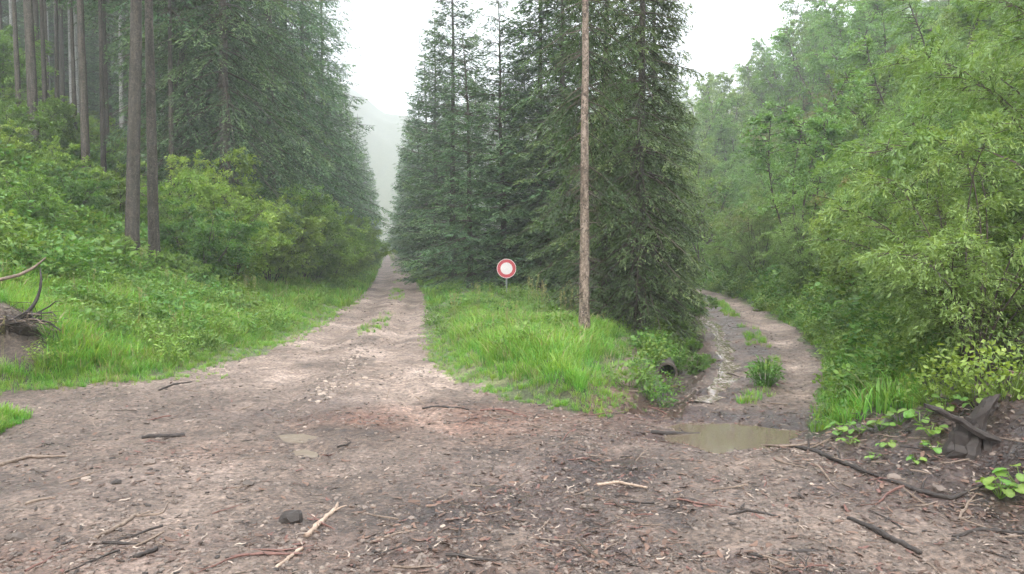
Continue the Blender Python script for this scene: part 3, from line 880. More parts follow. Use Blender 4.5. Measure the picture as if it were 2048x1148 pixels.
def place(name, protos, x, y, smin, smax, label, cat_, flat=False, weights=None, dz=0.0, zs=None):
    n = len(x)
    z = H(x, y) + dz
    rot = np.zeros((n, 3)); rot[:, 2] = rng.uniform(0, 6.283, n)
    if flat:
        rot[:, 0] = rng.normal(0, 0.18, n); rot[:, 1] = rng.normal(0, 0.18, n)
    s = smin + (smax - smin) * rng.uniform(0, 1, n) ** (2.2 if flat else 1.0)
    if zs is not None:
        s = s * zs
    scl = np.repeat(s[:, None], 3, 1)
    idx = rng.choice(len(protos), n, p=weights)
    return scatter(name, protos, np.stack([x, y, z], -1), rot, scl, idx, label, cat_)

# ------------------------------------------------------------------ THE SPRUCES
def tree(name, parts, px, d, rot, scale, label, cat_='tree', group=None, tilt=(0, 0), sink=0.05):
    x = col_at(px, d)
    return thing(name, parts, (x, d, h1(x, d) - sink), rot, scale, label, cat_, group, tilt)

SP_old = spruce(101, 14.5, 0.17, 0.35, 1.6, wh=0.42, per=10, tw=0.11, sp=0.048, sl=0.13, sw=0.031, foliage='spruce_old', power=0.72, droop=1.4, tipr=0.6)
SP_old2 = spruce(102, 15.5, 0.18, 1.3, 2.0, wh=0.44, per=10, tw=0.12, sp=0.054, sl=0.145, sw=0.034, foliage='spruce_old', power=0.5, droop=1.1, tipr=0.5)
SP_mid = spruce(103, 12.0, 0.15, 1.0, 2.25, wh=0.48, per=10, tw=0.115, sp=0.054, sl=0.145, sw=0.036, power=0.62, droop=0.8)
SP_mid2 = spruce(104, 10.0, 0.14, 0.7, 2.1, wh=0.5, per=9, tw=0.125, sp=0.058, sl=0.14, sw=0.031, power=0.65, droop=0.85)
SP_spire = spruce(105, 17.5, 0.20, 0.4, 2.6, wh=0.50, per=10, tw=0.15, sp=0.09, sl=0.20, sw=0.062, power=0.68, droop=0.7)
SP_spire2 = spruce(106, 16.0, 0.19, 0.3, 2.4, wh=0.50, per=10, tw=0.155, sp=0.095, sl=0.21, sw=0.065, power=0.64, droop=0.8)
SP_spire3 = spruce(112, 14.5, 0.17, 0.3, 2.1, wh=0.48, per=10, tw=0.15, sp=0.095, sl=0.21, sw=0.065, power=0.75, droop=0.6)
SP_front = spruce(107, 16.0, 0.135, 3.0, 1.15, wh=0.50, per=7, tw=0.14, sp=0.065, sl=0.12, sw=0.028, az=(-0.35, math.pi + 0.35), foliage='spruce_old', bark='bark_pale', power=0.45, droop=1.4, dead=130, tipr=0.4, dlen=0.55, drad=1.3, bwood=0.5)
SP_pole = spruce(108, 22, 0.21, 8.8, 2.3, wh=0.8, per=7, tw=0.3, sp=0.18, sl=0.25, sw=0.095, power=0.7, dead=70, droop=1.2, dlen=1.1)
SP_pole2 = spruce(109, 20, 0.16, 9.5, 1.9, wh=0.8, per=7, tw=0.3, sp=0.18, sl=0.25, sw=0.095, power=0.7, dead=50, droop=1.2, dlen=0.8)
SP_polep = [(n_, (m_ if n_ != 'trunk' else m_.copy())) for n_, m_ in SP_pole2]
SP_polep[0][1].materials.clear(); SP_polep[0][1].materials.append(M['bark_grey'])
SP_droop = spruce(110, 19, 0.22, 3.0, 2.7, wh=0.55, per=9, tw=0.13, sp=0.062, sl=0.145, sw=0.031, power=0.5, droop=1.5, dead=30, tipr=0.7)
SP_droop2 = spruce(111, 18, 0.20, 1.2, 2.6, wh=0.56, per=9, tw=0.165, sp=0.09, sl=0.19, sw=0.045, power=0.6, droop=1.2, tipr=0.5)

ORD = 'first second third fourth fifth sixth seventh eighth ninth tenth eleventh twelfth thirteenth fourteenth fifteenth sixteenth'.split()
# between the two tracks
tree('spruce_tree', SP_front, 1169, 14.0, 0.0, (0.72, 0.72, 0.9), 'tall slender spruce with a bare pale trunk at the edge of the grass wedge')
tree('spruce_tree', SP_old, 1280, 17.0, 1.2, (0.78, 0.78, 0.85), 'bushy old spruce drooping to the ground just right of the bare pale trunk')
tree('spruce_tree', SP_old2, 1128, 28.8, 2.1, 1.0, 'dark spruce filling the gap between the round sign and the bare pale trunk')
tree('spruce_tree', SP_mid, 1008, 30.0, 0.4, 0.92, 'fresh green spruce standing right behind the round sign')
tree('spruce_tree', SP_mid2, 940, 30.5, 3.4, 0.98, 'broad fresh green spruce left of the round sign')
tree('spruce_tree', SP_spire, 905, 40.0, 5.1, 0.98, 'tall pointed spruce by the left track, its tip against white sky')
tree('spruce_tree', SP_spire2, 872, 50.0, 0.7, 1.0, 'pointed spruce overhanging the left track behind the tallest tip')
tree('spruce_tree', SP_old2, 1305, 23.0, 4.0, 0.70, 'dark spruce beside the washed-out right track')
tree('spruce_tree', SP_old, 1212, 20.5, 3.6, 0.85, 'old spruce behind the bare pale trunk, reaching out of the frame')
_row = []
for px, d, p, s in ((1080, 30, SP_spire2, 0.95), (1170, 33, SP_spire, 0.9), (1285, 35, SP_spire2, 0.8), (1010, 38, SP_spire3, 0.72), (955, 48, SP_spire3, 0.85), (855, 62, SP_spire3, 1.15), (838, 76, SP_spire2, 1.0), (826, 94, SP_spire, 1.0), (818, 116, SP_spire2, 1.05), (900, 68, SP_spire, 0.9), (880, 90, SP_spire2, 1.0), (810, 145, SP_spire, 1.1), (1050, 48, SP_spire, 0.8), (1240, 46, SP_spire2, 0.9)):
    _row.append((px, d, p, s))
_left = sorted((q for q in _row if q[0] < 930), key=lambda q: q[1]); _back = sorted((q for q in _row if q[0] >= 930), key=lambda q: q[0])
for k, (px, d, p, s) in enumerate(_left):
    tree('spruce_tree', p, px, d, rng.uniform(0, 6.28), s, ORD[k] + ' misty spruce, counted from the front, along the right side of the left track', group='misty spruces along the right side of the left track')
for k, (px, d, p, s) in enumerate(_back):
    tree('spruce_tree', p, px, d, rng.uniform(0, 6.28), s, 'hazy spruce at the back of the central stand, ' + ORD[k] + ' from the left', group='spruces at the back of the central stand')

# forest on the left slope: bare poles
for px, d, p, s, tl, lab in (
        (263, 20.0, SP_pole, 1.05, 0.035, 'thickest grey-brown spruce trunk of the pair rising from the left grass'),
        (309, 21.0, SP_pole2, 1.12, 0.012, 'darker slim spruce trunk, right one of the pair on the left grass edge'),
        (76, 27.0, SP_pole, 1.05, 0.012, 'stout straight spruce trunk near the left edge of the forest'),
        (178, 28.0, SP_pole2, 1.15, 0.01, 'mid-sized dark spruce trunk between the stout one and the pair'),
        (212, 29.0, SP_pole2, 0.80, 0.02, 'thin dark spruce trunk close beside the mid-sized one'),
        (48, 30.5, SP_pole2, 0.80, 0.015, 'thin spruce trunk at the far left behind the stout one'),
        (122, 34.0, SP_pole2, 0.85, 0.01, 'slim dark spruce trunk between the stout one and the mid-sized one'),
        (346, 27.5, SP_pole2, 0.85, 0.01, 'slim dark spruce trunk just right of the pair'),
        (158, 31.5, SP_pole2, 0.75, 0.005, 'thinnest dark spruce trunk just left of the mid-sized one'),
        (100, 31.0, SP_pole2, 0.8, 0.008, 'dark spruce trunk just right of the stout one'),
        (14, 35.0, SP_pole2, 0.9, 0.0, 'slim dark spruce trunk touching the left edge of the frame')):
    tree('spruce_tree', p, px, d, rng.uniform(0, 6.28), (s * 0.84, s * 0.84, s), lab, tilt=(0, tl))
for k, (px, d, s) in enumerate(sorted(((124, 44, 0.85), (152, 40, 0.75), (163, 42, 0.8), (250, 41, 0.9), (36, 47, 0.8), (14, 50, 0.8), (106, 50, 0.8), (70, 52, 0.8), (330, 46, 0.8), (366, 40, 0.7), (404, 44, 0.75)))):
    tree('spruce_tree', SP_polep, px, d, rng.uniform(0, 6.28), s, 'pale thin trunk deep in the left forest, ' + ORD[k] + ' from the left', group='pale trunks deep in the left forest')
spots = [(col_at(263, 20), 20), (col_at(309, 21), 21), (col_at(76, 27), 27), (col_at(178, 28), 28), (col_at(212, 29), 29), (col_at(48, 30.5), 30.5)]
k = 0
while k < 46:
    y = rng.uniform(30, 84); x = rng.uniform(-0.72 * y, eL(y) - 6)
    if min((x - a) ** 2 + (y - b) ** 2 for a, b in spots) < 7.5:
        continue
    if x / y > -0.30 and y < 40:
        continue
    spots.append((x, y)); k += 1
    p = (SP_pole2, SP_pole, SP_droop2)[int(rng.integers(0, 3)) if y > 55 else int(rng.integers(0, 2))]
    thing('spruce_tree', p, (x, y, h1(x, y) - 0.05), rng.uniform(0, 6.28), rng.uniform(0.75, 1.0), 'dark spruce up the left slope, ' + ('near the left edge' if x / y < -0.5 else 'behind the bare trunks' if x / y < -0.38 else 'behind the drooping spruces') + (', far back' if y > 58 else ', in the middle distance' if y > 44 else ', towards the front'), 'tree', 'dark spruces up the left slope')

for px in range(-60, 420, 32):
    d = 56 + (px * 7) % 23
    tree('spruce_tree', (SP_droop2, SP_spire, SP_spire2)[(px // 32) % 3], px, d, rng.uniform(0, 6.28), rng.uniform(0.95, 1.15), 'dense dark spruce at the back of the left forest, ' + ('near the left edge' if px < 120 else 'behind the bare trunks' if px < 320 else 'behind the drooping spruces'), group='dense spruces at the back of the left forest')

# left side of the left track: drooping spruces
for px, d, p, s, lab in (
        (455, 29.0, SP_droop, 1.12, 'large drooping spruce with a dark lower trunk above the left bushes'),
        (372, 31.0, SP_droop, 1.05, 'drooping spruce right behind the pair of bare trunks'),
        (545, 39.0, SP_droop, 1.25, 'drooping blue-green spruce in the middle of the left tree wall'),
        (612, 47.0, SP_droop2, 1.3, 'hazy blue-green spruce at the right end of the left tree wall'),
        (650, 56.0, SP_droop2, 1.25, 'hazy spruce left of the track whose edge steps against the sky')):
    tree('spruce_tree', p, px, d, rng.uniform(0, 6.28), s, lab)
for k, (px, d, s) in enumerate(sorted(((500, 41, 1.1), (575, 52, 1.25), (683, 62, 1.0), (702, 71, 0.92), (717, 88, 0.9), (730, 108, 0.9), (742, 135, 0.9), (430, 42, 1.1), (620, 60, 1.2), (540, 52, 1.1), (660, 75, 1.0), (690, 98, 1.0), (715, 130, 1.0)), key=lambda q: q[0])):
    tree('spruce_tree', SP_droop2 if d < 50 else (SP_spire2, SP_spire, SP_spire3)[int(d) % 3], px, d, rng.uniform(0, 6.28), s, 'misty spruce in the wall left of the track, ' + ORD[k] + ' from the left', group='misty spruces along the left track')

# ------------------------------------------------------------------ SHRUBS
SH_a = shrub(201, 2.6, 1.5, 9, 28, 56, 0.075, 0.044)
SH_b = shrub(202, 3.4, 1.7, 10, 30, 58, 0.08, 0.046)
SH_y = shrub(203, 1.7, 1.2, 9, 22, 46, 0.062, 0.042, mat='yellow')
SH_w = shrub(204, 3.9, 2.5, 17, 34, 60, 0.075, 0.019, mat='willow', droop=0.55, arch=0.7, sub=0.24)
SH_w2 = shrub(205, 3.2, 2.1, 16, 32, 56, 0.072, 0.020, mat='willow', droop=0.5, arch=0.6, sub=0.26)
SH_r = shrub(206, 3.0, 1.9, 10, 28, 50, 0.08, 0.038, mat='russet', droop=0.35)
SH_t = shrub(207, 6.5, 2.3, 7, 40, 44, 0.105, 0.06, mat='bush', tmin=0.35, sub=0.22, stem_r=0.05, arch=0.15, droop=0.2)
SH_t2 = shrub(208, 8.0, 2.6, 6, 46, 46, 0.12, 0.07, mat='willow', tmin=0.38, sub=0.2, stem_r=0.06, arch=0.1, droop=0.25)
SH_s = shrub(209, 1.2, 0.9, 9, 20, 36, 0.065, 0.038, mat='bush')

def bush(p, px, d, s, label, group=None, name='shrub', cat_='shrub', dx=0.0):
    x = col_at(px, d) + dx
    return thing(name, p, (x, d, h1(x, d) - 0.05), rng.uniform(0, 6.28), s, label, cat_, group)

# left, in front of the forest
SH_yb = shrub(210, 3.7, 1.8, 11, 30, 50, 0.085, 0.05, mat='yellow')
for p, px, d, s, lab in (
        (SH_b, 714, 47.0, 1.15, 'round green bush nearest the left track, under the hazy spruces'),
        (SH_yb, 662, 36.0, 1.05, 'bright yellow-green bush at the track end of the left thicket'),
        (SH_b, 604, 31.5, 1.2, 'tall leafy bush in the middle of the left thicket'),
        (SH_a, 540, 27.0, 1.35, 'dense green bush below the large drooping spruce'),
        (SH_yb, 474, 24.0, 0.92, 'pale yellow-green bush in front of the dark lower trunk'),
        (SH_a, 410, 22.0, 1.0, 'green bush just right of the pair of bare trunks'),
        (SH_yb, 356, 25.0, 0.85, 'yellowish sapling between the trunk pair and the thicket'),
        (SH_a, 140, 21.5, 0.7, 'low green bush left of the pair of bare trunks'),
        (SH_y, 60, 18.6, 0.95, 'pale bush behind the root heap at the left edge'),
        (SH_b, 10, 33.0, 1.3, 'bright bush high on the slope at the top left corner')):
    bush(p, px, d, s, lab)
for px, d, s, p in ((737, 66, 1.3, SH_a), (745, 80, 1.2, SH_a), (690, 46, 1.2, SH_yb), (640, 40, 1.2, SH_b), (575, 33, 1.1, SH_yb), (505, 29, 1.1, SH_b), (440, 27, 1.15, SH_yb), (700, 44, 0.8, SH_a), (630, 33, 0.75, SH_a), (565, 27.5, 0.6, SH_yb), (300, 25, 0.85, SH_y), (235, 25, 0.9, SH_a), (190, 24, 0.8, SH_y), (120, 24, 1.0, SH_y), (40, 25, 0.9, SH_a), (10, 22.5, 0.9, SH_y), (90, 29, 1.0, SH_a), (150, 31, 1.2, SH_y), (230, 32, 1.2, SH_y), (330, 30, 1.2, SH_y), (20, 38, 1.4, SH_y), (110, 37, 1.2, SH_y), (285, 36, 1.3, SH_a), (205, 38, 1.3, SH_y), (400, 33, 1.2, SH_a), (180, 19.5, 0.5, SH_s), (225, 19.2, 0.8, SH_s), (350, 20, 0.9, SH_s)):
    bush(p, px, d, s, ('yellow-green' if p in (SH_y, SH_yb) else 'green') + ' shrub in the left undergrowth ' + ('by the track' if px > 600 else 'below the drooping spruces' if px > 380 else 'around the pair of trunks' if px > 200 else 'near the left edge') + (', up the slope' if d > 28 else ', low down'), 'undergrowth shrubs on the left slope')
# around the foot of the central stand
for px, d, s, p in ((1342, 17.2, 0.55, SH_s), (1392, 13.6, 0.42, SH_s), (1378, 16.2, 0.45, SH_s), (1385, 23.0, 0.8, SH_s)):
    bush(p, px, d, s, 'small leafy shrub on the bank of the washed-out channel', 'small shrubs along the channel bank')

# right hillside
near = [(SH_w, 1.15, 6.9, 9.6, 'large arching willow bush at the right edge of the photo'),
        (SH_w, 1.0, 6.6, 12.6, 'arching willow bush overhanging the right track where it bends'),
        (SH_w2, 1.1, 8.6, 12.0, 'grey-green willow bush behind the one at the right edge'),
        (SH_w2, 0.85, 5.6, 10.4, 'low willow bush leaning over the right track beside the puddle'),
        (SH_w, 0.9, 8.4, 15.8, 'willow bush above the bend of the right track'),
        (SH_a, 0.8, 7.9, 17.9, 'fresh green bush on the inside of the right track bend'),
        (SH_r, 1.0, 9.6, 20.5, 'russet-tinged bush above the far end of the right track'),
        (SH_w2, 0.9, 5.0, 8.6, 'low leafy willow behind the dark stump')]
rs = []
for p, s, x, y, lab in near:
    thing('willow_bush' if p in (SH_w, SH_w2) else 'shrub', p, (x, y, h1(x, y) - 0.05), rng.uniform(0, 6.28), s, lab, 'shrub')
    rs.append((x, y, 1.5))
cnt = 0
tries = 0
while tries < 9000 and cnt < 250:
    tries += 1
    y = 9 + 88 * rng.uniform(0, 1) ** 1.25
    lo = eR(y) + 0.9
    x = rng.uniform(lo, max(0.74 * y + 1.0, lo + 1))
    sp_ = 1.35 + 0.042 * y
    if any((x - a) ** 2 + (y - b) ** 2 < (0.5 * (sp_ + c)) ** 2 for a, b, c in rs):
        continue
    u = x / y
    s_ = x - eR(y)
    if u > 0.76 or (u < 0.22 and y > 30 and False):
        continue
    rs.append((x, y, sp_)); cnt += 1
    z = h1(x, y)
    yp = 500 - (z + 2 - CAMZ) / y * FPX
    if yp < -260:
        continue
    pxx = 1024 + u * FPX
    v = rng.uniform()
    russ = math.exp(-(((pxx - 1600) / 110) ** 2 + ((yp - 230) / 70) ** 2)) + math.exp(-(((pxx - 1480) / 90) ** 2 + ((yp - 380) / 60) ** 2))
    if rng.uniform() < russ:
        p, nm, adj = SH_r, 'shrub', 'russet-tinged bush'
    elif y > 26 and v < 0.24:
        p, nm, adj = (SH_t if v < 0.12 else SH_t2), 'young_tree', 'young forked tree'
    elif v < 0.66:
        p, nm, adj = (SH_w if v < 0.45 else SH_w2), 'willow_bush', 'grey-green willow bush'
    else:
        p, nm, adj = (SH_b if v < 0.80 else SH_y if v < 0.92 else SH_a), 'shrub', ('bright yellow-green bush' if 0.80 <= v < 0.92 else 'fresh green leafy bush')
    s = rng.uniform(0.75, 1.1) * (1.0 + 0.006 * y) * (1.3 if p is SH_y else 1.0) * (0.8 if nm == 'young_tree' else 1.0)
    hor = 'beside the central spruces' if pxx < 1530 else ('mid-way across' if pxx < 1760 else 'towards the right edge')
    ver = 'near the skyline of' if yp < 90 else ('high on' if yp < 230 else ('half-way up' if yp < 370 else 'at the foot of'))
    lab = adj + ' ' + ver + ' the right hillside, ' + hor
    gr = (adj + 'es' if adj.endswith('bush') else adj + 's') + ' on the right hillside'
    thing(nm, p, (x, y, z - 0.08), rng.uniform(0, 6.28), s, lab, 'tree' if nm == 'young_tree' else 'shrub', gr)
for k, (px, d, s) in enumerate(sorted(((1400, 66, 0.9), (1425, 74, 0.95), (1455, 68, 0.8), (1480, 82, 0.95), (1520, 76, 0.9), (1545, 88, 1.0), (1585, 72, 0.95), (1625, 66, 1.0), (1385, 90, 1.1), (1660, 58, 1.0), (1700, 52, 0.9), (1560, 60, 0.8), (1750, 47, 0.9), (1640, 80, 1.2)))):
    bush(SH_t2 if d % 4 else SH_t, px, d, s * (1.35 if d % 4 else 1.6), ('darker' if not d % 4 else 'pale') + ' misty tree on the right skyline, ' + ORD[k] + ' from the left', 'misty trees on the right skyline', 'skyline_tree', 'tree')

# ------------------------------------------------------------------ THE ROUND SIGN
def ring_mesh(name, r0, r1, y0, y1, mat, n=48):
    """flat annulus or disc with thickness, facing -Y"""
    a = np.linspace(0, 2 * math.pi, n, endpoint=False)
    c = np.stack([np.cos(a), np.sin(a)], -1)
    def circ(r_, y):
        return np.stack([c[:, 0] * r_, np.full(n, y), c[:, 1] * r_], -1)
    V = np.concatenate([circ(r0, y0), circ(r1, y0), circ(r1, y1), circ(r0, y1)])
    F = []
    for i in range(n):
        j = (i + 1) % n
        for k in range(4):
            k2 = (k + 1) % 4
            F.append([k * n + i, k * n + j, k2 * n + j, k2 * n + i])
    return mesh(name, V, np.array(F), mat)
sx, sy = col_at(1013, 25.4), 25.4
sz = h1(sx, sy)
sc = CAMZ - 37 / FPX * 25.4
sg = thing('road_sign', [], (sx, sy, sz), R(-2), 1.0, 'round white no-vehicles road sign with a red ring, on a thin post in grass', 'road sign')
pv, pf = tube([(0, 0.035, -0.4), (0, 0.035, 0.5), (0, 0.035, sc - sz + 0.27)], 0.03, 10)
obj('post', mesh('post', pv, pf, M['galv'], smooth=True), sg)
pl = obj('sign_plate', ring_mesh('sign_plate', 0.002, 0.300, -0.012, 0.0, M['galv']), sg, (0, 0, sc - sz))
obj('red_ring', ring_mesh('red_ring', 0.190, 0.290, -0.017, -0.0125, M['sign_red']), pl)
obj('white_face', ring_mesh('white_face', 0.001, 0.190, -0.0165, -0.0126, M['sign_white']), pl)
obj('rim', ring_mesh('rim', 0.290, 0.305, -0.019, 0.004, M['sign_white']), pl)
bv, bf = tube([(-0.16, 0.012, 0.12), (0.16, 0.012, 0.12)], 0.012, 6)
obj('clamp', mesh('clamp', bv, bf, M['galv']), pl)

# ------------------------------------------------------------------ CULVERT PIPE in the bank
cp = CULV = G(1342, 766)
cv = thing('culvert_pipe', [], (cp.x, cp.y + 0.34, cp.z + 0.13), R(-8), 1.0, 'round concrete culvert pipe mouth in the bank beside the channel', 'pipe')
obj('pipe_wall', ring_mesh('pipe_wall', 0.135, 0.17, -0.10, 1.3, M['concrete'], 32), cv)

# ------------------------------------------------------------------ DEAD WOOD ON THE GROUND
def wood(name, pix, radii, mat, label, cat_='stick', lift=0.5, side=None, kids=()):
    """a stick lying along ground points seen at the given photo pixels; kids = forks [(fraction, dx, dy, dz, r)]"""
    P = [G(*p) for p in pix]
    pts = np.array([[p.x, p.y, p.z] for p in P]); n = max(8, 5 * len(pts))
    t = np.linspace(0, len(pts) - 1, n)
    c = np.stack([np.interp(t, np.arange(len(pts)), pts[:, i]) for i in range(3)], -1)
    rad = np.interp(t, np.linspace(0, len(pts) - 1, len(radii)), radii)
    ln = np.linalg.norm(pts[-1] - pts[0])
    c[:, :2] += np.cumsum(rng.normal(0, 0.010 * min(ln, 1), (n, 2)), 0)
    c[:, 2] = np.maximum(c[:, 2], H(c[:, 0], c[:, 1])) + rad * lift
    o0 = Vector(c[0])
    v, f = tube(c - c[0], rad, 7, wob=0.26)
    o = obj(name, mesh(name, v, f, M[mat], smooth=True), None, o0)
    setp(o, label, cat_)
    if name == 'bark_strip':
        o.scale.z = 0.35
        o.location.z -= 0.006
    for fr, dx, dy, dz, r_ in kids:
        k_ = int(fr * (n - 1)); a = c[k_] - c[0]; b = a + np.array([dx, dy, dz]); mid = 0.5 * (a + b) + rng.normal(0, 0.012, 3)
        v, f = tube([a, mid, b], [r_, r_ * 0.8, r_ * 0.35], 6, wob=0.12)
        obj('side_twig', mesh('side_twig', v, f, M[mat], smooth=True), o)
    return o
wood('stick', [(676, 1008), (650, 1046), (617, 1078)], [0.011, 0.017, 0.02], 'stick_pale', 'pale barkless stick lying beside the dark mud clod', kids=[(0.3, 0.10, 0.03, 0.04, 0.008), (0.7, 0.03, -0.09, 0.02, 0.008)])
wood('stick', [(606, 1100), (582, 1118), (550, 1137)], [0.012, 0.013, 0.009], 'stick_pale', 'tan stick pointing out of the bottom edge below the pale one')
wood('bark_strip', [(462, 1112), (530, 1108), (600, 1112)], [0.012, 0.022, 0.012], 'stick_red', 'reddish splintered bark strip near the bottom edge', 'bark')
wood('bark_strip', [(500, 1098), (560, 1104), (620, 1096)], [0.006, 0.012, 0.006], 'stick_red', 'thin red bark splinter just above the splintered strip', 'bark')
wood('bark_strip', [(782, 1098), (810, 1106), (832, 1102)], [0.014, 0.026, 0.012], 'stick_red', 'short orange-brown bark piece right of the pale sticks', 'bark')
wood('stick', [(740, 1086), (790, 1072), (835, 1060)], [0.007, 0.008, 0.005], 'stick', 'thin brown twig above the orange-brown bark piece')
wood('stick', [(190, 1080), (240, 1054), (278, 1034), (330, 1028), (372, 1000)], [0.014, 0.015, 0.012, 0.009, 0.004], 'stick', 'long bent grey twig on the left foreground gravel', kids=[(0.55, 0.12, 0.10, 0.01, 0.005)])
wood('stick', [(268, 1118), (312, 1102)], [0.014, 0.016], 'stick_dark', 'short dark stick below the long bent twig')
wood('stick', [(284, 877), (325, 875), (370, 873)], [0.018, 0.024, 0.018], 'stick_dark', 'short dark branch piece on the left gravel by the small grass patch')
wood('stick', [(50, 1010), (112, 996)], [0.012, 0.009], 'stick', 'short twig at the left margin of the foreground')
wood('stick', [(0, 932), (60, 916), (140, 912)], [0.02, 0.016, 0.008], 'stick', 'weathered stick at the left edge below the small grass patch')
wood('stick', [(318, 782), (350, 771), (388, 766)], [0.012, 0.016, 0.01], 'stick_dark', 'dark twig at the front edge of the left meadow')
wood('branch', [(1300, 866), (1380, 874), (1440, 878), (1492, 882)], [0.02, 0.03, 0.027, 0.016], 'stick_dark', 'long dark branch lying along the front of the puddle', 'branch', kids=[(0.35, -0.1, 0.16, 0.05, 0.01), (0.7, 0.12, 0.1, 0.06, 0.01)])
wood('branch', [(1290, 782), (1330, 778), (1362, 774)], [0.018, 0.024, 0.018], 'stick_red', 'reddish branch lying below the culvert mouth', 'branch')
wood('stick', [(845, 818), (890, 814), (940, 820)], [0.012, 0.014, 0.008], 'stick_dark', 'dark twig across the end of the left track')
wood('stick', [(960, 822), (1000, 820), (1050, 834)], [0.012, 0.014, 0.007], 'stick_red', 'reddish twig below the front of the grass wedge')
wood('stick', [(1195, 972), (1240, 966), (1300, 976)], [0.011, 0.014, 0.009], 'stick_pale', 'pale twig on the dark gravel in the middle foreground')
wood('branch', [(1572, 892), (1630, 906), (1700, 938), (1770, 962)], [0.012, 0.024, 0.022, 0.010], 'stick_dark', 'dark rotting branch along the foot of the right verge', 'branch', kids=[(0.3, 0.05, 0.14, 0.09, 0.012), (0.6, 0.02, 0.16, 0.08, 0.012)])
wood('branch', [(1760, 962), (1830, 985), (1900, 1000), (1985, 960)], [0.012, 0.022, 0.016, 0.006], 'stick_dark', 'crooked dark branch end at the right verge pointing to big leaves', 'branch', kids=[(0.4, 0.1, 0.1, 0.08, 0.01)])
wood('branch', [(1700, 1040), (1770, 1072), (1850, 1112)], [0.012, 0.026, 0.016], 'stick_dark', 'dark half-buried branch in the right foreground mud', 'branch')
wood('bark_strip', [(1560, 1098), (1610, 1104), (1680, 1104)], [0.012, 0.034, 0.012], 'stick_dark', 'flat dark purple-brown bark slab in the right foreground', 'bark')
wood('stick', [(1460, 1030), (1500, 1022), (1560, 1034)], [0.008, 0.011, 0.006], 'stick_dark', 'thin dark twig on gravel left of the half-buried branch')
wood('stick', [(1500, 890), (1570, 896), (1640, 890)], [0.01, 0.012, 0.006], 'stick', 'thin brown twig at the near right corner of the puddle')
wood('stick', [(1905, 1075), (1960, 1060), (2048, 1068)], [0.012, 0.016, 0.012], 'stick_dark', 'dark stick at the right edge under the big leaves')

# clod and stones one can pick out
def lump(name, px, py, size, mat, label, cat_, flat=0.55, seed=1, sub=2):
    g = G(px, py)
    me = rock_mesh(seed, flat, mat, sub, name, 0.16)
    o = obj(name, me, None, (g.x, g.y, g.z + size * flat * 0.25)); o.scale = (size, size, size); o.rotation_euler = (0.1, 0.05, seed)
    return setp(o, label, cat_)
lump('mud_clod', 583, 1042, 0.10, 'stick_dark', 'dark wet mud clod left of the pale barkless stick', 'clod', 0.6, 4)
lump('stone', 32, 1078, 0.055, 'stone', 'pale rounded stone at the bottom left corner', 'stone', 0.6, 8)
lump('stone', 172, 958, 0.045, 'litter_pale', 'whitish flat stone on reddish litter in the left foreground', 'stone', 0.4, 9)
lump('stone', 300, 928, 0.05, 'stone', 'brown stone on the gravel right of the small grass patch', 'stone', 0.7, 10)
lump('stone', 233, 968, 0.04, 'stick_dark', 'small black stone in the left foreground', 'stone', 0.6, 12)
lump('stone', 1878, 982, 0.05, 'stone', 'rounded stone on the right verge below the dark stump', 'stone', 0.55, 13)
lump('stone', 1790, 958, 0.055, 'stone', 'grey stone on the right verge beside the crooked branch', 'stone', 0.6, 14)
lump('stone', 495, 970, 0.05, 'stone', 'dull stone half sunk in the centre left gravel', 'stone', 0.5, 15)

# ------------------------------------------------------------------ DARK STUMP on the right verge
g = G(1930, 905)
st = thing('tree_stump', [], (g.x, g.y, g.z - 0.03), 0.0, 1.3, 'dark broken tree stump on the right verge with a branch jutting left', 'stump')
rr_ = np.random.default_rng(5)
def slab(p0, p1, w, th, taper, mat='stick_dark'):
    """a ragged splintered slab of dark wood between two points"""
    p0 = np.array(p0, float); p1 = np.array(p1, float)
    n_ = 7; t_s = np.linspace(0, 1, n_)
    c_ = p0 + (p1 - p0) * t_s[:, None] + rr_.normal(0, 0.007, (n_, 3))
    ax = unit(p1 - p0); s_ = unit(np.cross(ax, [0.2, 1, 0.1])); u_ = np.cross(ax, s_)
    wv = w * (1 - taper * t_s ** 2) * rr_.uniform(0.7, 1.2, n_); tv_ = th * (1 - 0.5 * taper * t_s) * rr_.uniform(0.7, 1.2, n_)
    V = []
    for i in range(n_):
        for k2, (a_, b_) in enumerate(((-1, -0.6), (0.1, -1), (1, -0.5), (0.8, 0.6), (-0.2, 1), (-0.9, 0.5))):
            V.append(c_[i] + s_ * a_ * wv[i] * rr_.uniform(0.8, 1.15) + u_ * b_ * tv_[i] * rr_.uniform(0.8, 1.15) + ax * (rr_.uniform(-0.03, 0.05) if i == n_ - 1 else 0))
    F = [[i * 6 + j, i * 6 + (j + 1) % 6, (i + 1) * 6 + (j + 1) % 6, (i + 1) * 6 + j] for i in range(n_ - 1) for j in range(6)]
    F += [[36 + 0, 36 + 1, 36 + 2, 36 + 3], [36 + 0, 36 + 3, 36 + 4, 36 + 5]]
    return mesh('slab', np.array(V), np.array(F), M[mat])
for p0, p1, w, th, tp in (((-0.05, 0, -0.08), (0.02, 0.02, 0.22), 0.075, 0.06, 0.3), ((0.05, 0.02, -0.08), (0.10, 0.02, 0.27), 0.06, 0.07, 0.3),
                          ((0.0, -0.05, -0.08), (0.06, 0.0, 0.19), 0.055, 0.05, 0.5), ((-0.09, 0.03, -0.06), (-0.04, 0.03, 0.15), 0.05, 0.05, 0.5),
                          ((0.02, 0.03, 0.12), (0.19, 0.05, 0.36), 0.048, 0.05, 0.2), ((0.07, 0.05, 0.14), (0.22, 0.07, 0.33), 0.04, 0.04, 0.4),
                          ((0.11, -0.03, -0.06), (0.14, 0.0, 0.13), 0.05, 0.05, 0.6)):
    obj('splintered_slab', slab(p0, p1, w, th, tp), st)
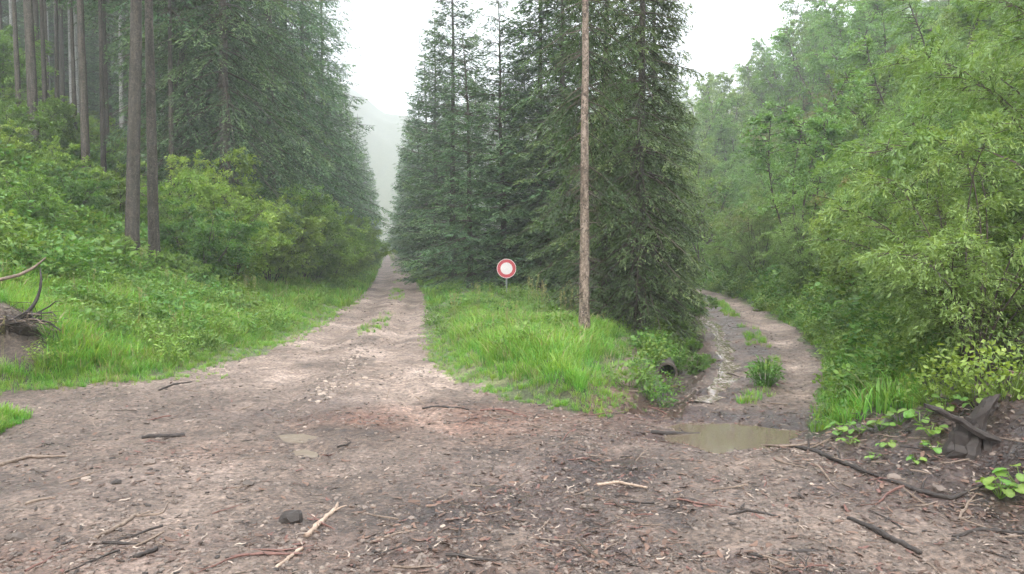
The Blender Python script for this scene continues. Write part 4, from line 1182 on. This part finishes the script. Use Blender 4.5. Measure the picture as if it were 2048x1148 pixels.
obj('jutting_branch', slab((0.16, -0.06, 0.12), (-0.27, -0.07, 0.33), 0.02, 0.022, 0.3), st)
# ------------------------------------------------------------------ UPROOTED ROOT HEAP at the left edge
g = HEAP = G(18, 668)
rp_ = thing('root_heap', [], (g.x, g.y + 0.1, g.z - 0.1), 0.0, 1.0, 'earthy upturned root heap at the left edge of the meadow', 'root heap')
me = rock_mesh(31, 0.55, 'rootsoil', 4, 'soil_mass', 0.03); me.transform(Matrix.Diagonal((0.75, 0.6, 0.8, 1)))
for v_ in me.vertices:
    v_.co *= 1 + 0.55 * float(fbm(v_.co.x * 1.0 + 9, v_.co.z * 1.3 + v_.co.y, 0.35, 55, 4))
me.transform(Matrix.Diagonal((0.8, 0.8, 0.75, 1)))
obj('soil_mass', me, rp_, (-0.3, 0.15, 0.08))
A_ = rr_.normal(0, 1, (170, 3)) * (0.36, 0.2, 0.12) + (-0.15, -0.12, 0.26)
B_ = A_ + rr_.normal(0, 1, (170, 3)) * (0.20, 0.10, 0.10)
tv2, tf2 = tubes4(A_, B_, 0.007, 0.003)
obj('twig_tangle', mesh('twig_tangle', tv2, tf2, M['twig']), rp_)['kind'] = 'stuff'
for k_ in range(34):
    a = rr_.uniform(-0.6, 3.6); ln = rr_.uniform(0.15, 0.5); up = rr_.uniform(-0.4, 0.6)
    b = np.array([math.cos(a) * 0.45 - 0.2, -abs(math.sin(a)) * 0.4, 0.32])
    e = b + np.array([math.cos(a) * ln, -abs(math.sin(a)) * ln * 0.5, up * ln])
    v, f = tube([b, 0.5 * (b + e) + rr_.normal(0, 0.07, 3), e, e + rr_.normal(0, 0.1, 3) + (0.05, 0, 0.02)], np.array([0.022, 0.016, 0.010, 0.004]) * rr_.uniform(0.4, 1.2), 6, wob=0.15, r=rr_)
    obj('root', mesh('root', v, f, M['stick' if k_ % 4 == 0 else 'stick_dark']), rp_)

def bent(name, pts, radii, mat, label):
    pts = np.array(pts, float); t = np.linspace(0, len(pts) - 1, 16)
    c = np.stack([np.interp(t, np.arange(len(pts)), pts[:, i]) for i in range(3)], -1)
    for _ in range(2):
        c[1:-1] = 0.25 * c[:-2] + 0.5 * c[1:-1] + 0.25 * c[2:]
    v, f = tube(c - c[0], np.interp(t, np.linspace(0, len(pts) - 1, len(radii)), radii), 7, wob=0.1)
    o = obj(name, mesh(name, v, f, M[mat], smooth=True), None, Vector(c[0]))
    return setp(o, label, 'branch')
yb = g.y
def at(px, py, y):
    d = ray(px, py); s = y / d[1]
    return (d[0] * s, y, CAMZ + d[2] * s)
bent('branch', [at(-30, 566, yb), at(40, 550, yb), at(68, 535, yb + .1), at(92, 515, yb + .15)], [0.03, 0.026, 0.02, 0.008], 'stick', 'brown branch jutting rightward from the root heap at the left edge')
bent('branch', [at(36, 640, yb - .1), at(64, 616, yb - .1), at(78, 590, yb), at(83, 560, yb), at(80, 536, yb + .1)], [0.035, 0.028, 0.022, 0.018, 0.008], 'stick_dark', 'dark curved branch bending upward out of the root heap')

# ------------------------------------------------------------------ BROAD-LEAVED PLANTS on the right verge, leaf by leaf
def round_leaf(seed):
    r = np.random.default_rng(seed); n = 18
    a = np.linspace(-2.75, 2.75, n)
    rad = 1 + 0.035 * r.normal(0, 1, n)
    rim = np.stack([0.45 + 0.55 * np.cos(a) * rad, 0.52 * np.sin(a) * rad, 0.10 * np.abs(np.sin(a)) - 0.16 * np.maximum(np.cos(a), 0) ** 2 + r.normal(0, .02, n)], -1)
    V = np.concatenate([[[0.1, 0, -0.02], [0.5, 0, -0.03]], rim])
    F = [[1, 2 + i, 3 + i] for i in range(n - 1)] + [[0, 2, 1], [0, 1, 1 + n]]
    T = np.concatenate([[0.75, 0.8], np.clip(0.45 + r.normal(0, .15, n), 0, 1)])
    return mesh('leaf', V, np.array(F), M['big_leaf'], None, T, smooth=True)
RL = [round_leaf(k_) for k_ in range(5)]
def broad_plant(px, py, n, size, h, label, group=None, y=None):
    g_ = G(px, py)
    e = thing('broad_leaved_plant', [], (g_.x, g_.y, g_.z - 0.01), rng.uniform(0, 6.28), 1.0, label, 'plant', group)
    A, B = [], []
    for k_ in range(n):
        a = k_ * 2.4 + rng.uniform(-.4, .4); q_ = rng.uniform(0.3, 1.0) * size * 1.3; z = h * rng.uniform(0.45, 1.0)
        l_ = obj('leaf', RL[int(rng.integers(5))], e, (math.cos(a) * q_, math.sin(a) * q_, z))
        s = size * rng.uniform(0.65, 1.15)
        l_.scale = (s, s, s); l_.rotation_euler = (rng.normal(0, .25), rng.uniform(-0.25, 0.45), a)
        A.append((0, 0, 0)); B.append((math.cos(a) * (q_ + 0.1 * s), math.sin(a) * (q_ + 0.1 * s), z))
    v, f = tubes4(np.array(A, float), np.array(B, float), 0.005, 0.003)
    obj('stalks', mesh('stalks', v, f, M['big_leaf'], None, np.full(len(v), 0.4)), e)['kind'] = 'stuff'
    return e
broad_plant(2000, 1000, 13, 0.095, 0.17, 'large bright-leaved plant at the right edge of the foreground')
broad_plant(2046, 985, 10, 0.09, 0.19, 'darker broad-leaved plant cut by the right edge of the frame')
broad_plant(1680, 872, 10, 0.085, 0.12, 'pale broad-leaved plant at the corner between puddle and verge')
for px, py, n, s, h in ((1655, 850, 7, .07, .10), (1720, 868, 9, .08, .12), (1760, 862, 9, .08, .13), (1800, 852, 9, .085, .15), (1840, 846, 8, .085, .15), (1700, 890, 7, .06, .07), (1860, 872, 8, .075, .12), (1775, 895, 7, .06, .08), (1870, 900, 6, .06, .08), (1745, 920, 5, .05, .06), (1890, 830, 9, .09, .18), (1960, 835, 9, .08, .16), (1830, 925, 5, .05, .06)):
    broad_plant(px, py, n, s, h, 'small pale-leaved plant on the right verge, ' + ('back' if py < 856 else 'middle' if py < 885 else 'front') + ' row, ' + ('nearest the puddle' if px < 1715 else 'left of the stump' if px < 1810 else 'close to the stump' if px < 1880 else 'behind the stump'), 'leafy patch on the right verge')

# bushy tuft growing in the middle of the right track, and yellow-green herbs behind the stump
HB = [herb(300 + k_, 90, 0.42, 0.28, 0.075, 0.032) for k_ in range(4)]
HBB = [herb(310 + k_, 110, 0.50, 0.33, 0.095, 0.055) for k_ in range(3)]
HBY = [herb(320 + k_, 240, 0.40, 0.33, 0.052, 0.03, 'yellow') for k_ in range(3)]
g_ = G(1530, 772)
_wc = setp(obj('weed_clump', herb(331, 380, 0.42, 0.24, 0.075, 0.026), None, (g_.x, g_.y, g_.z)), 'upright green weed clump growing in the middle of the right track', 'weeds')
for px, py, s, lab in ((1880, 815, 1.1, 'yellow-green herb clump left of the dark stump'), (1945, 800, 1.25, 'yellow-green herb clump right behind the dark stump'), (2010, 800, 1.2, 'yellow-green herb clump at the right edge behind the stump')):
    g_ = G(px, py); o = setp(obj('weed_clump', HBY[int(px) % 3], None, (g_.x, g_.y, g_.z)), lab, 'weeds', None, 'stuff'); o.scale = (s, s, s * 1.1)

# ------------------------------------------------------------------ GRASS, HERBS, GRAVEL, LITTER (uncountable)
def thin(x, y, y0, pw):
    return rng.uniform(0, 1, len(x)) < np.minimum(1, (y0 / y) ** pw)
TU = [grass_tuft(400 + k_, 26, 0.31, 0.13, 0.005, lean=0.8) for k_ in range(5)] + [grass_tuft(410 + k_, 14, 0.40, 0.10, 0.0045) for k_ in range(2)]
TU += [grass_tuft(440, 8, 0.40, 0.10, 0.006, 'seed', 0.9)]
TUF = [grass_tuft(420 + k_, 14, 0.45, 0.16, 0.011) for k_ in range(3)]      # coarser, for the far meadow
SD = [seed_stalk(430 + k_, 5, 0.75) for k_ in range(2)]

def edge_dist_left(x, y): return eL(y) - x
def clear_heap(x, y): return ((x - HEAP.x + 0.15) / 0.75) ** 2 + ((y - HEAP.y) / 0.6) ** 2 > 1

# left meadow
x, y = sample(-22, -4, 9.8, 34, 90000)
d_ = edge_dist_left(x, y)
k_ = (d_ > -0.35 * rng.uniform(0, 1, len(x)) ** 2 * (1 + 1.2 * (y < 12.2)) + 0.25 * fbm(x, y, 0.6, 15, 2)) & (d_ < 7.5) & in_view(x, y) & clear_heap(x, y) & thin(x, y, 12, 1.7) & (rng.uniform(0, 1, len(x)) < np.clip(1.6 - d_ / 6, 0.15, 1) * (0.55 + 0.9 * vnoise(x * 1.3, y * 1.3, 5)))
x, y, d_ = x[k_], y[k_], d_[k_]
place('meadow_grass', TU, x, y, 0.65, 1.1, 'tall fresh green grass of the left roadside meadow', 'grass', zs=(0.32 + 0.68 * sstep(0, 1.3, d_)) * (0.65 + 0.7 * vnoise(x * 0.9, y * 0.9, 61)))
# wedge
x, y = sample(-9, 7, 9.0, 40, 60000)
t_ = np.minimum(x - wL(y), wR(y) - x)
shade_ = blob(x, y, 2.9, 17.6, 1.3, 2.2) + blob(x, y, 1.9, 20.6, 1.6, 2.5) + blob(x, y, 1.5, 27, 3, 4)
k_ = (t_ > 0.05 - 0.3 * rng.uniform(0, 1, len(x)) ** 2 + 0.2 * fbm(x, y, 0.5, 16, 2)) & (y > 9.1) & thin(x, y, 12, 1.5) & (rng.uniform(0, 1, len(x)) > np.minimum(shade_, 0.9)) & (rng.uniform(0, 1, len(x)) < np.where(x > wR(y) - 0.7, np.where(y > 10.6, 0.45, 1), 1)) & (rng.uniform(0, 1, len(x)) < np.where(y > 24, 0.4, 1.0))
k_ &= ((x - CULV.x) / 0.28) ** 2 + ((y - CULV.y + 0.1) / 0.6) ** 2 > 1
x, y, t_ = x[k_], y[k_], t_[k_]
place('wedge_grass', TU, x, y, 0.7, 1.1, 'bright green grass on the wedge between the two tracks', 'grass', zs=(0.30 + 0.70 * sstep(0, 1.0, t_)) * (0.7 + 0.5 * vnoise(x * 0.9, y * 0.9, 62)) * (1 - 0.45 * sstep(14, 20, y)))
# right verge, left corner patch, far verges, middle strip
x, y = sample(2.5, 12, 8.6, 42, 26000)
d_ = x - eR(y)
k_ = (d_ > 0.02) & (d_ < 1.9) & thin(x, y, 10, 1.3) & ~((y < 9.6) & (x > 4.6))
xa, ya, za = x[k_], y[k_], 0.4 + 0.6 * sstep(0, 0.8, d_[k_])
x, y = sample(-7.6, -4.6, 6.6, 9.6, 9000)
q_ = ((x + 6.25) / 1.05) ** 2 + ((y - 8.35) / 0.95) ** 2 + 0.9 * fbm(x, y, 0.45, 19, 3)
k_ = q_ < 0.9
xb, yb_, zb = x[k_], y[k_], 0.95 * np.clip(1.25 - q_[k_], 0.25, 1) * rng.uniform(0.5, 1.1, k_.sum())
x, y = sample(-30, -2, 13, 130, 60000)
cl_ = 0.5 * (eL(y) + wL(y)) + 0.15
k_ = ((np.abs(x - cl_) < 0.30) & (y > 17) & (vnoise(x * 1.2, y * 0.35, 71) > 0.52) & thin(x, y, 16, 0.8)) 
xc, yc, zc = x[k_], y[k_], np.full(k_.sum(), 0.42)
x, y = sample(-30, -2, 26, 130, 40000)
k_ = (((eL(y) - x > 0) & (eL(y) - x < 2.2)) | ((x - wL(y) > 0) & (x - wL(y) < 0.9))) & thin(x, y, 22, 0.6)
xd, yd, zd = x[k_], y[k_], np.full(k_.sum(), 1.1)
x, y = sample(2, 9, 9.6, 30, 9000)
k_ = (np.abs(x - cR_(y)) < 0.2) & (vnoise(x * 1.5, y * 0.8, 72) > 0.42) & (y > 9.9)
xd = np.concatenate([xd, x[k_]]); yd = np.concatenate([yd, y[k_]]); zd = np.concatenate([zd, np.full(k_.sum(), 0.42)])
x = np.concatenate([xa, xb, xc, xd]); y = np.concatenate([ya, yb_, yc, yd]); zs_ = np.concatenate([za, zb, zc, zd])
place('verge_grass', TU + TUF, x, y, 0.7, 1.1, 'grass along the track verges and the middle strip', 'grass', zs=zs_)
# seed heads standing above the grass
x, y = sample(-12, 4, 10, 26, 450)
t_ = np.minimum(x - wL(y), wR(y) - x); d_ = eL(y) - x
k_ = ((t_ > 0.5) & (y > 11) & (y < 20) & (rng.uniform(0, 1, len(x)) < 0.5)) | ((d_ > 0.6) & (d_ < 4) & (rng.uniform(0, 1, len(x)) < 0.35))
place('grass_seed_heads', SD, x[k_], y[k_], 0.7, 1.1, 'brownish grass seed heads above the grass', 'grass')

# undergrowth herbs: left slope and meadow, right slope, foot of the stand
x, y = sample(-60, -4, 10.5, 75, 60000)
d_ = eL(y) - x
k_ = (d_ > 0.5) & in_view(x, y, 0.12) & clear_heap(x, y) & thin(x, y, 15, 1.35) & (rng.uniform(0, 1, len(x)) < np.where(d_ < 4.2, 0.12 + 0.5 * (vnoise(x * 0.8, y * 0.8, 33) > 0.55), 1.0)) & (d_ < 34)
x, y, d_ = x[k_], y[k_], d_[k_]
place('left_undergrowth', HB + HBB + HBY, x, y, 0.75, 1.35, 'leafy undergrowth covering the left forest slope', 'undergrowth', zs=np.where(d_ < 4.2, 0.75, 1.15) * (1 + 0.012 * y), weights=[.11] * 4 + [.10] * 3 + [.0867] * 3 if False else None)
x, y = sample(2.5, 75, 9.0, 100, 90000)
d_ = x - eR(y)
k_ = (d_ > 0.15) & in_view(x, y, 0.1) & thin(x, y, 13, 1.2) & (d_ < 60) & ~((y < 9.4) & (x > 4.4))
x, y, d_ = x[k_], y[k_], d_[k_]
place('right_undergrowth', HB + HBB + HBY, x, y, 0.8, 1.4, 'leafy undergrowth covering the right hillside', 'undergrowth', zs=(0.55 + 0.5 * sstep(0, 1.5, d_)) * (1 + 0.018 * y))
x, y = sample(-12, 8, 12, 60, 16000)
t_ = np.minimum(x - wL(y), wR(y) - x)
k_ = (t_ > 0.1) & thin(x, y, 13, 1.2) & ((y > 20) | (x > wR(y) - 0.7) | (vnoise(x * 0.9, y * 0.9, 35) > 0.66)) & (rng.uniform(0, 1, len(x)) < 0.3)
xa, ya = x[k_], y[k_]
x, y = sample(1, 8, 10.4, 34, 9000)
k_ = (x > wR(y) - 0.1) & (x < wR(y) + 0.45 * (tL(y) - wR(y))) & (rng.uniform(0, 1, len(x)) < 0.5)
xa = np.concatenate([xa, x[k_]]); ya = np.concatenate([ya, y[k_]])
k_ = ~((ya < 14.6) & (xa > 1.25)) | (rng.uniform(0, 1, len(xa)) < 0.35)
k_ &= ((xa - CULV.x) / 0.28) ** 2 + ((ya - CULV.y + 0.1) / 0.6) ** 2 > 1
xa, ya = xa[k_], ya[k_]
place('stand_undergrowth', HB + HBB, xa, ya, 0.5, 0.95, 'low leafy undergrowth below the central spruces and on the channel bank', 'undergrowth')

# gravel and litter
ST = [rock_mesh(500 + k_, 0.55, 'stone') for k_ in range(6)] + [rock_mesh(510 + k_, 0.5, 'litter_pale') for k_ in range(2)] + [rock_mesh(520, 0.5, 'stick_dark')]
n_ = 60000
y = 3.4 + 26 * rng.uniform(0, 1, n_) ** 2.1
x = rng.uniform(-1, 1, n_) * (0.66 * y + 0.6)
k_ = (region(x, y) > 0) | ((y < 8.4) & (x > eR(y) - .2))
k_ &= rng.uniform(0, 1, n_) < 0.05 + 1.15 * vnoise(x * 1.1, y * 1.1, 21) - 0.3 * (y > 12)
x, y = x[k_], y[k_]
place('gravel', ST, x, y, 0.003, 0.026, 'loose gravel and small stones strewn over the tracks', 'gravel', flat=True, dz=0.001, weights=[.150] * 6 + [.022] * 2 + [.056], zs=(0.8 + 0.03 * y))
LT = [chip_mesh(530 + k_, 'litter', 1, 0.35) for k_ in range(4)] + [chip_mesh(540 + k_, 'litter', 1, 0.10, 0.1) for k_ in range(3)] + [chip_mesh(550 + k_, 'litter_pale', 1, 0.14, 0.1) for k_ in range(2)] + [chip_mesh(560, 'stick_dark', 1, 0.22, 0.15), chip_mesh(561, 'stick_red', 1, 0.3, 0.2)]
n_ = 70000
y = 3.4 + 17 * rng.uniform(0, 1, n_) ** 1.9
x = rng.uniform(-1, 1, n_) * (0.66 * y + 0.6)
lit_, pal_, mud_ = wear(x, y)
w_ = 0.07 + 0.7 * lit_ + 0.55 * mud_ + 0.8 * ((y < 8.6) & (x > eR(y) - 0.4)) + 0.18 * (x > -0.5) - 0.3 * pal_
k_ = ((region(x, y) > 0) | ((y < 8.8) & (x > eR(y) - .2)) | (~clear_heap(x, y)) | ((y > 9.3) & (y < 14) & (x > wR(y) - .4) & (x < tL(y)))) & (rng.uniform(0, 1, n_) < w_)
x, y = x[k_], y[k_]
place('litter', LT, x, y, 0.02, 0.10, 'fallen leaves, bark chips and needles on the muddy clearing', 'litter', flat=True, dz=0.002)
def twig_mesh(seed, mat):
    r = np.random.default_rng(seed)
    c = np.stack([np.linspace(-0.5, 0.5, 6), np.cumsum(r.normal(0, 0.03, 6)), 0.012 + np.abs(r.normal(0, 0.012, 6))], -1)
    V1, F1 = tube(c, np.array([0.02, 0.022, 0.018, 0.016, 0.012, 0.005]), 5, cap=False, wob=0.2, r=r)
    A = c[[2, 3, 4]]; B = A + np.stack([r.uniform(0.08, 0.2, 3), r.choice([-1, 1], 3) * r.uniform(0.08, 0.2, 3), r.uniform(0, 0.08, 3)], -1)
    v2, f2 = tubes4(A, B, 0.009, 0.003)
    V, F, mi, t = cat([(V1, F1, 0, 0.0), (v2, f2, 0, 0.0)])
    return mesh('twig', V, F, M[mat])
TW = [twig_mesh(580 + k_, m_) for k_, m_ in enumerate(('stick', 'stick', 'stick_dark', 'stick_dark', 'stick_red', 'twig', 'stick'))]
n_ = 4200
y = 3.5 + 11 * rng.uniform(0, 1, n_) ** 1.6
x = rng.uniform(-1, 1, n_) * (0.66 * y + 0.6)
lit_, pal_, mud_ = wear(x, y)
k_ = ((region(x, y) > 0) | ((y < 8.8) & (x > eR(y) - .2)) | ((y > 9.3) & (y < 13) & (x > wR(y) - .4) & (x < tL(y)))) & (rng.uniform(0, 1, n_) < 0.05 + 0.3 * lit_ + 0.28 * mud_ + 0.4 * ((y < 8.8) & (x > eR(y) - .5)) + 0.08 * (x > 0))
k_ &= ((x - PUDDLE[0]) / 1.0) ** 2 + ((y - PUDDLE[1]) / 0.7) ** 2 > 1
place('fallen_twigs', TW, x[k_], y[k_], 0.08, 0.48, 'small fallen twigs strewn over the muddy clearing', 'twigs', flat=True, dz=0.002)
# pale washed stones along the erosion gully of the left track
pa = [G(*p) for p in ((752, 640), (728, 680), (716, 712), (692, 742), (664, 772), (640, 800))]
tt = rng.uniform(0, 5, 500)
x = np.interp(tt, range(6), [p.x for p in pa]) + rng.normal(0, 0.13, 500); y = np.interp(tt, range(6), [p.y for p in pa]) + rng.normal(0, 0.25, 500)
place('washed_stones', [rock_mesh(570 + k_, 0.6, 'litter_pale') for k_ in range(3)] + ST[:4], x, y, 0.01, 0.05, 'pale washed stones along the gully of the left track', 'stones', flat=True)

# ------------------------------------------------------------------ HAZE
hx, hy0, hy1, hz0, hz1 = 348, -45, 650, -3.0, 140.0
V = np.array([(sx_, sy_, sz_) for sx_ in (-hx, hx) for sy_ in (hy0, hy1) for sz_ in (hz0, hz1)], float)
F = np.array([[0, 1, 3, 2], [4, 6, 7, 5], [0, 4, 5, 1], [2, 3, 7, 6], [0, 2, 6, 4], [1, 5, 7, 3]])
hm = bpy.data.materials.new('haze_air'); hm.use_nodes = True
hn, hl_ = hm.node_tree.nodes, hm.node_tree.links
hn.clear()
ho = hn.new('ShaderNodeOutputMaterial'); hv = hn.new('ShaderNodeVolumePrincipled')
hv.inputs['Color'].default_value = (0.945, 0.975, 1.0, 1)
hv.inputs['Density'].default_value = 0.0016
hv.inputs['Anisotropy'].default_value = 0.2
hl_.new(hv.outputs[0], ho.inputs['Volume'])
hz = obj('haze', mesh('haze', V, F, hm))
setp(hz, 'pale mist hanging in the valley', 'haze', None, 'stuff')
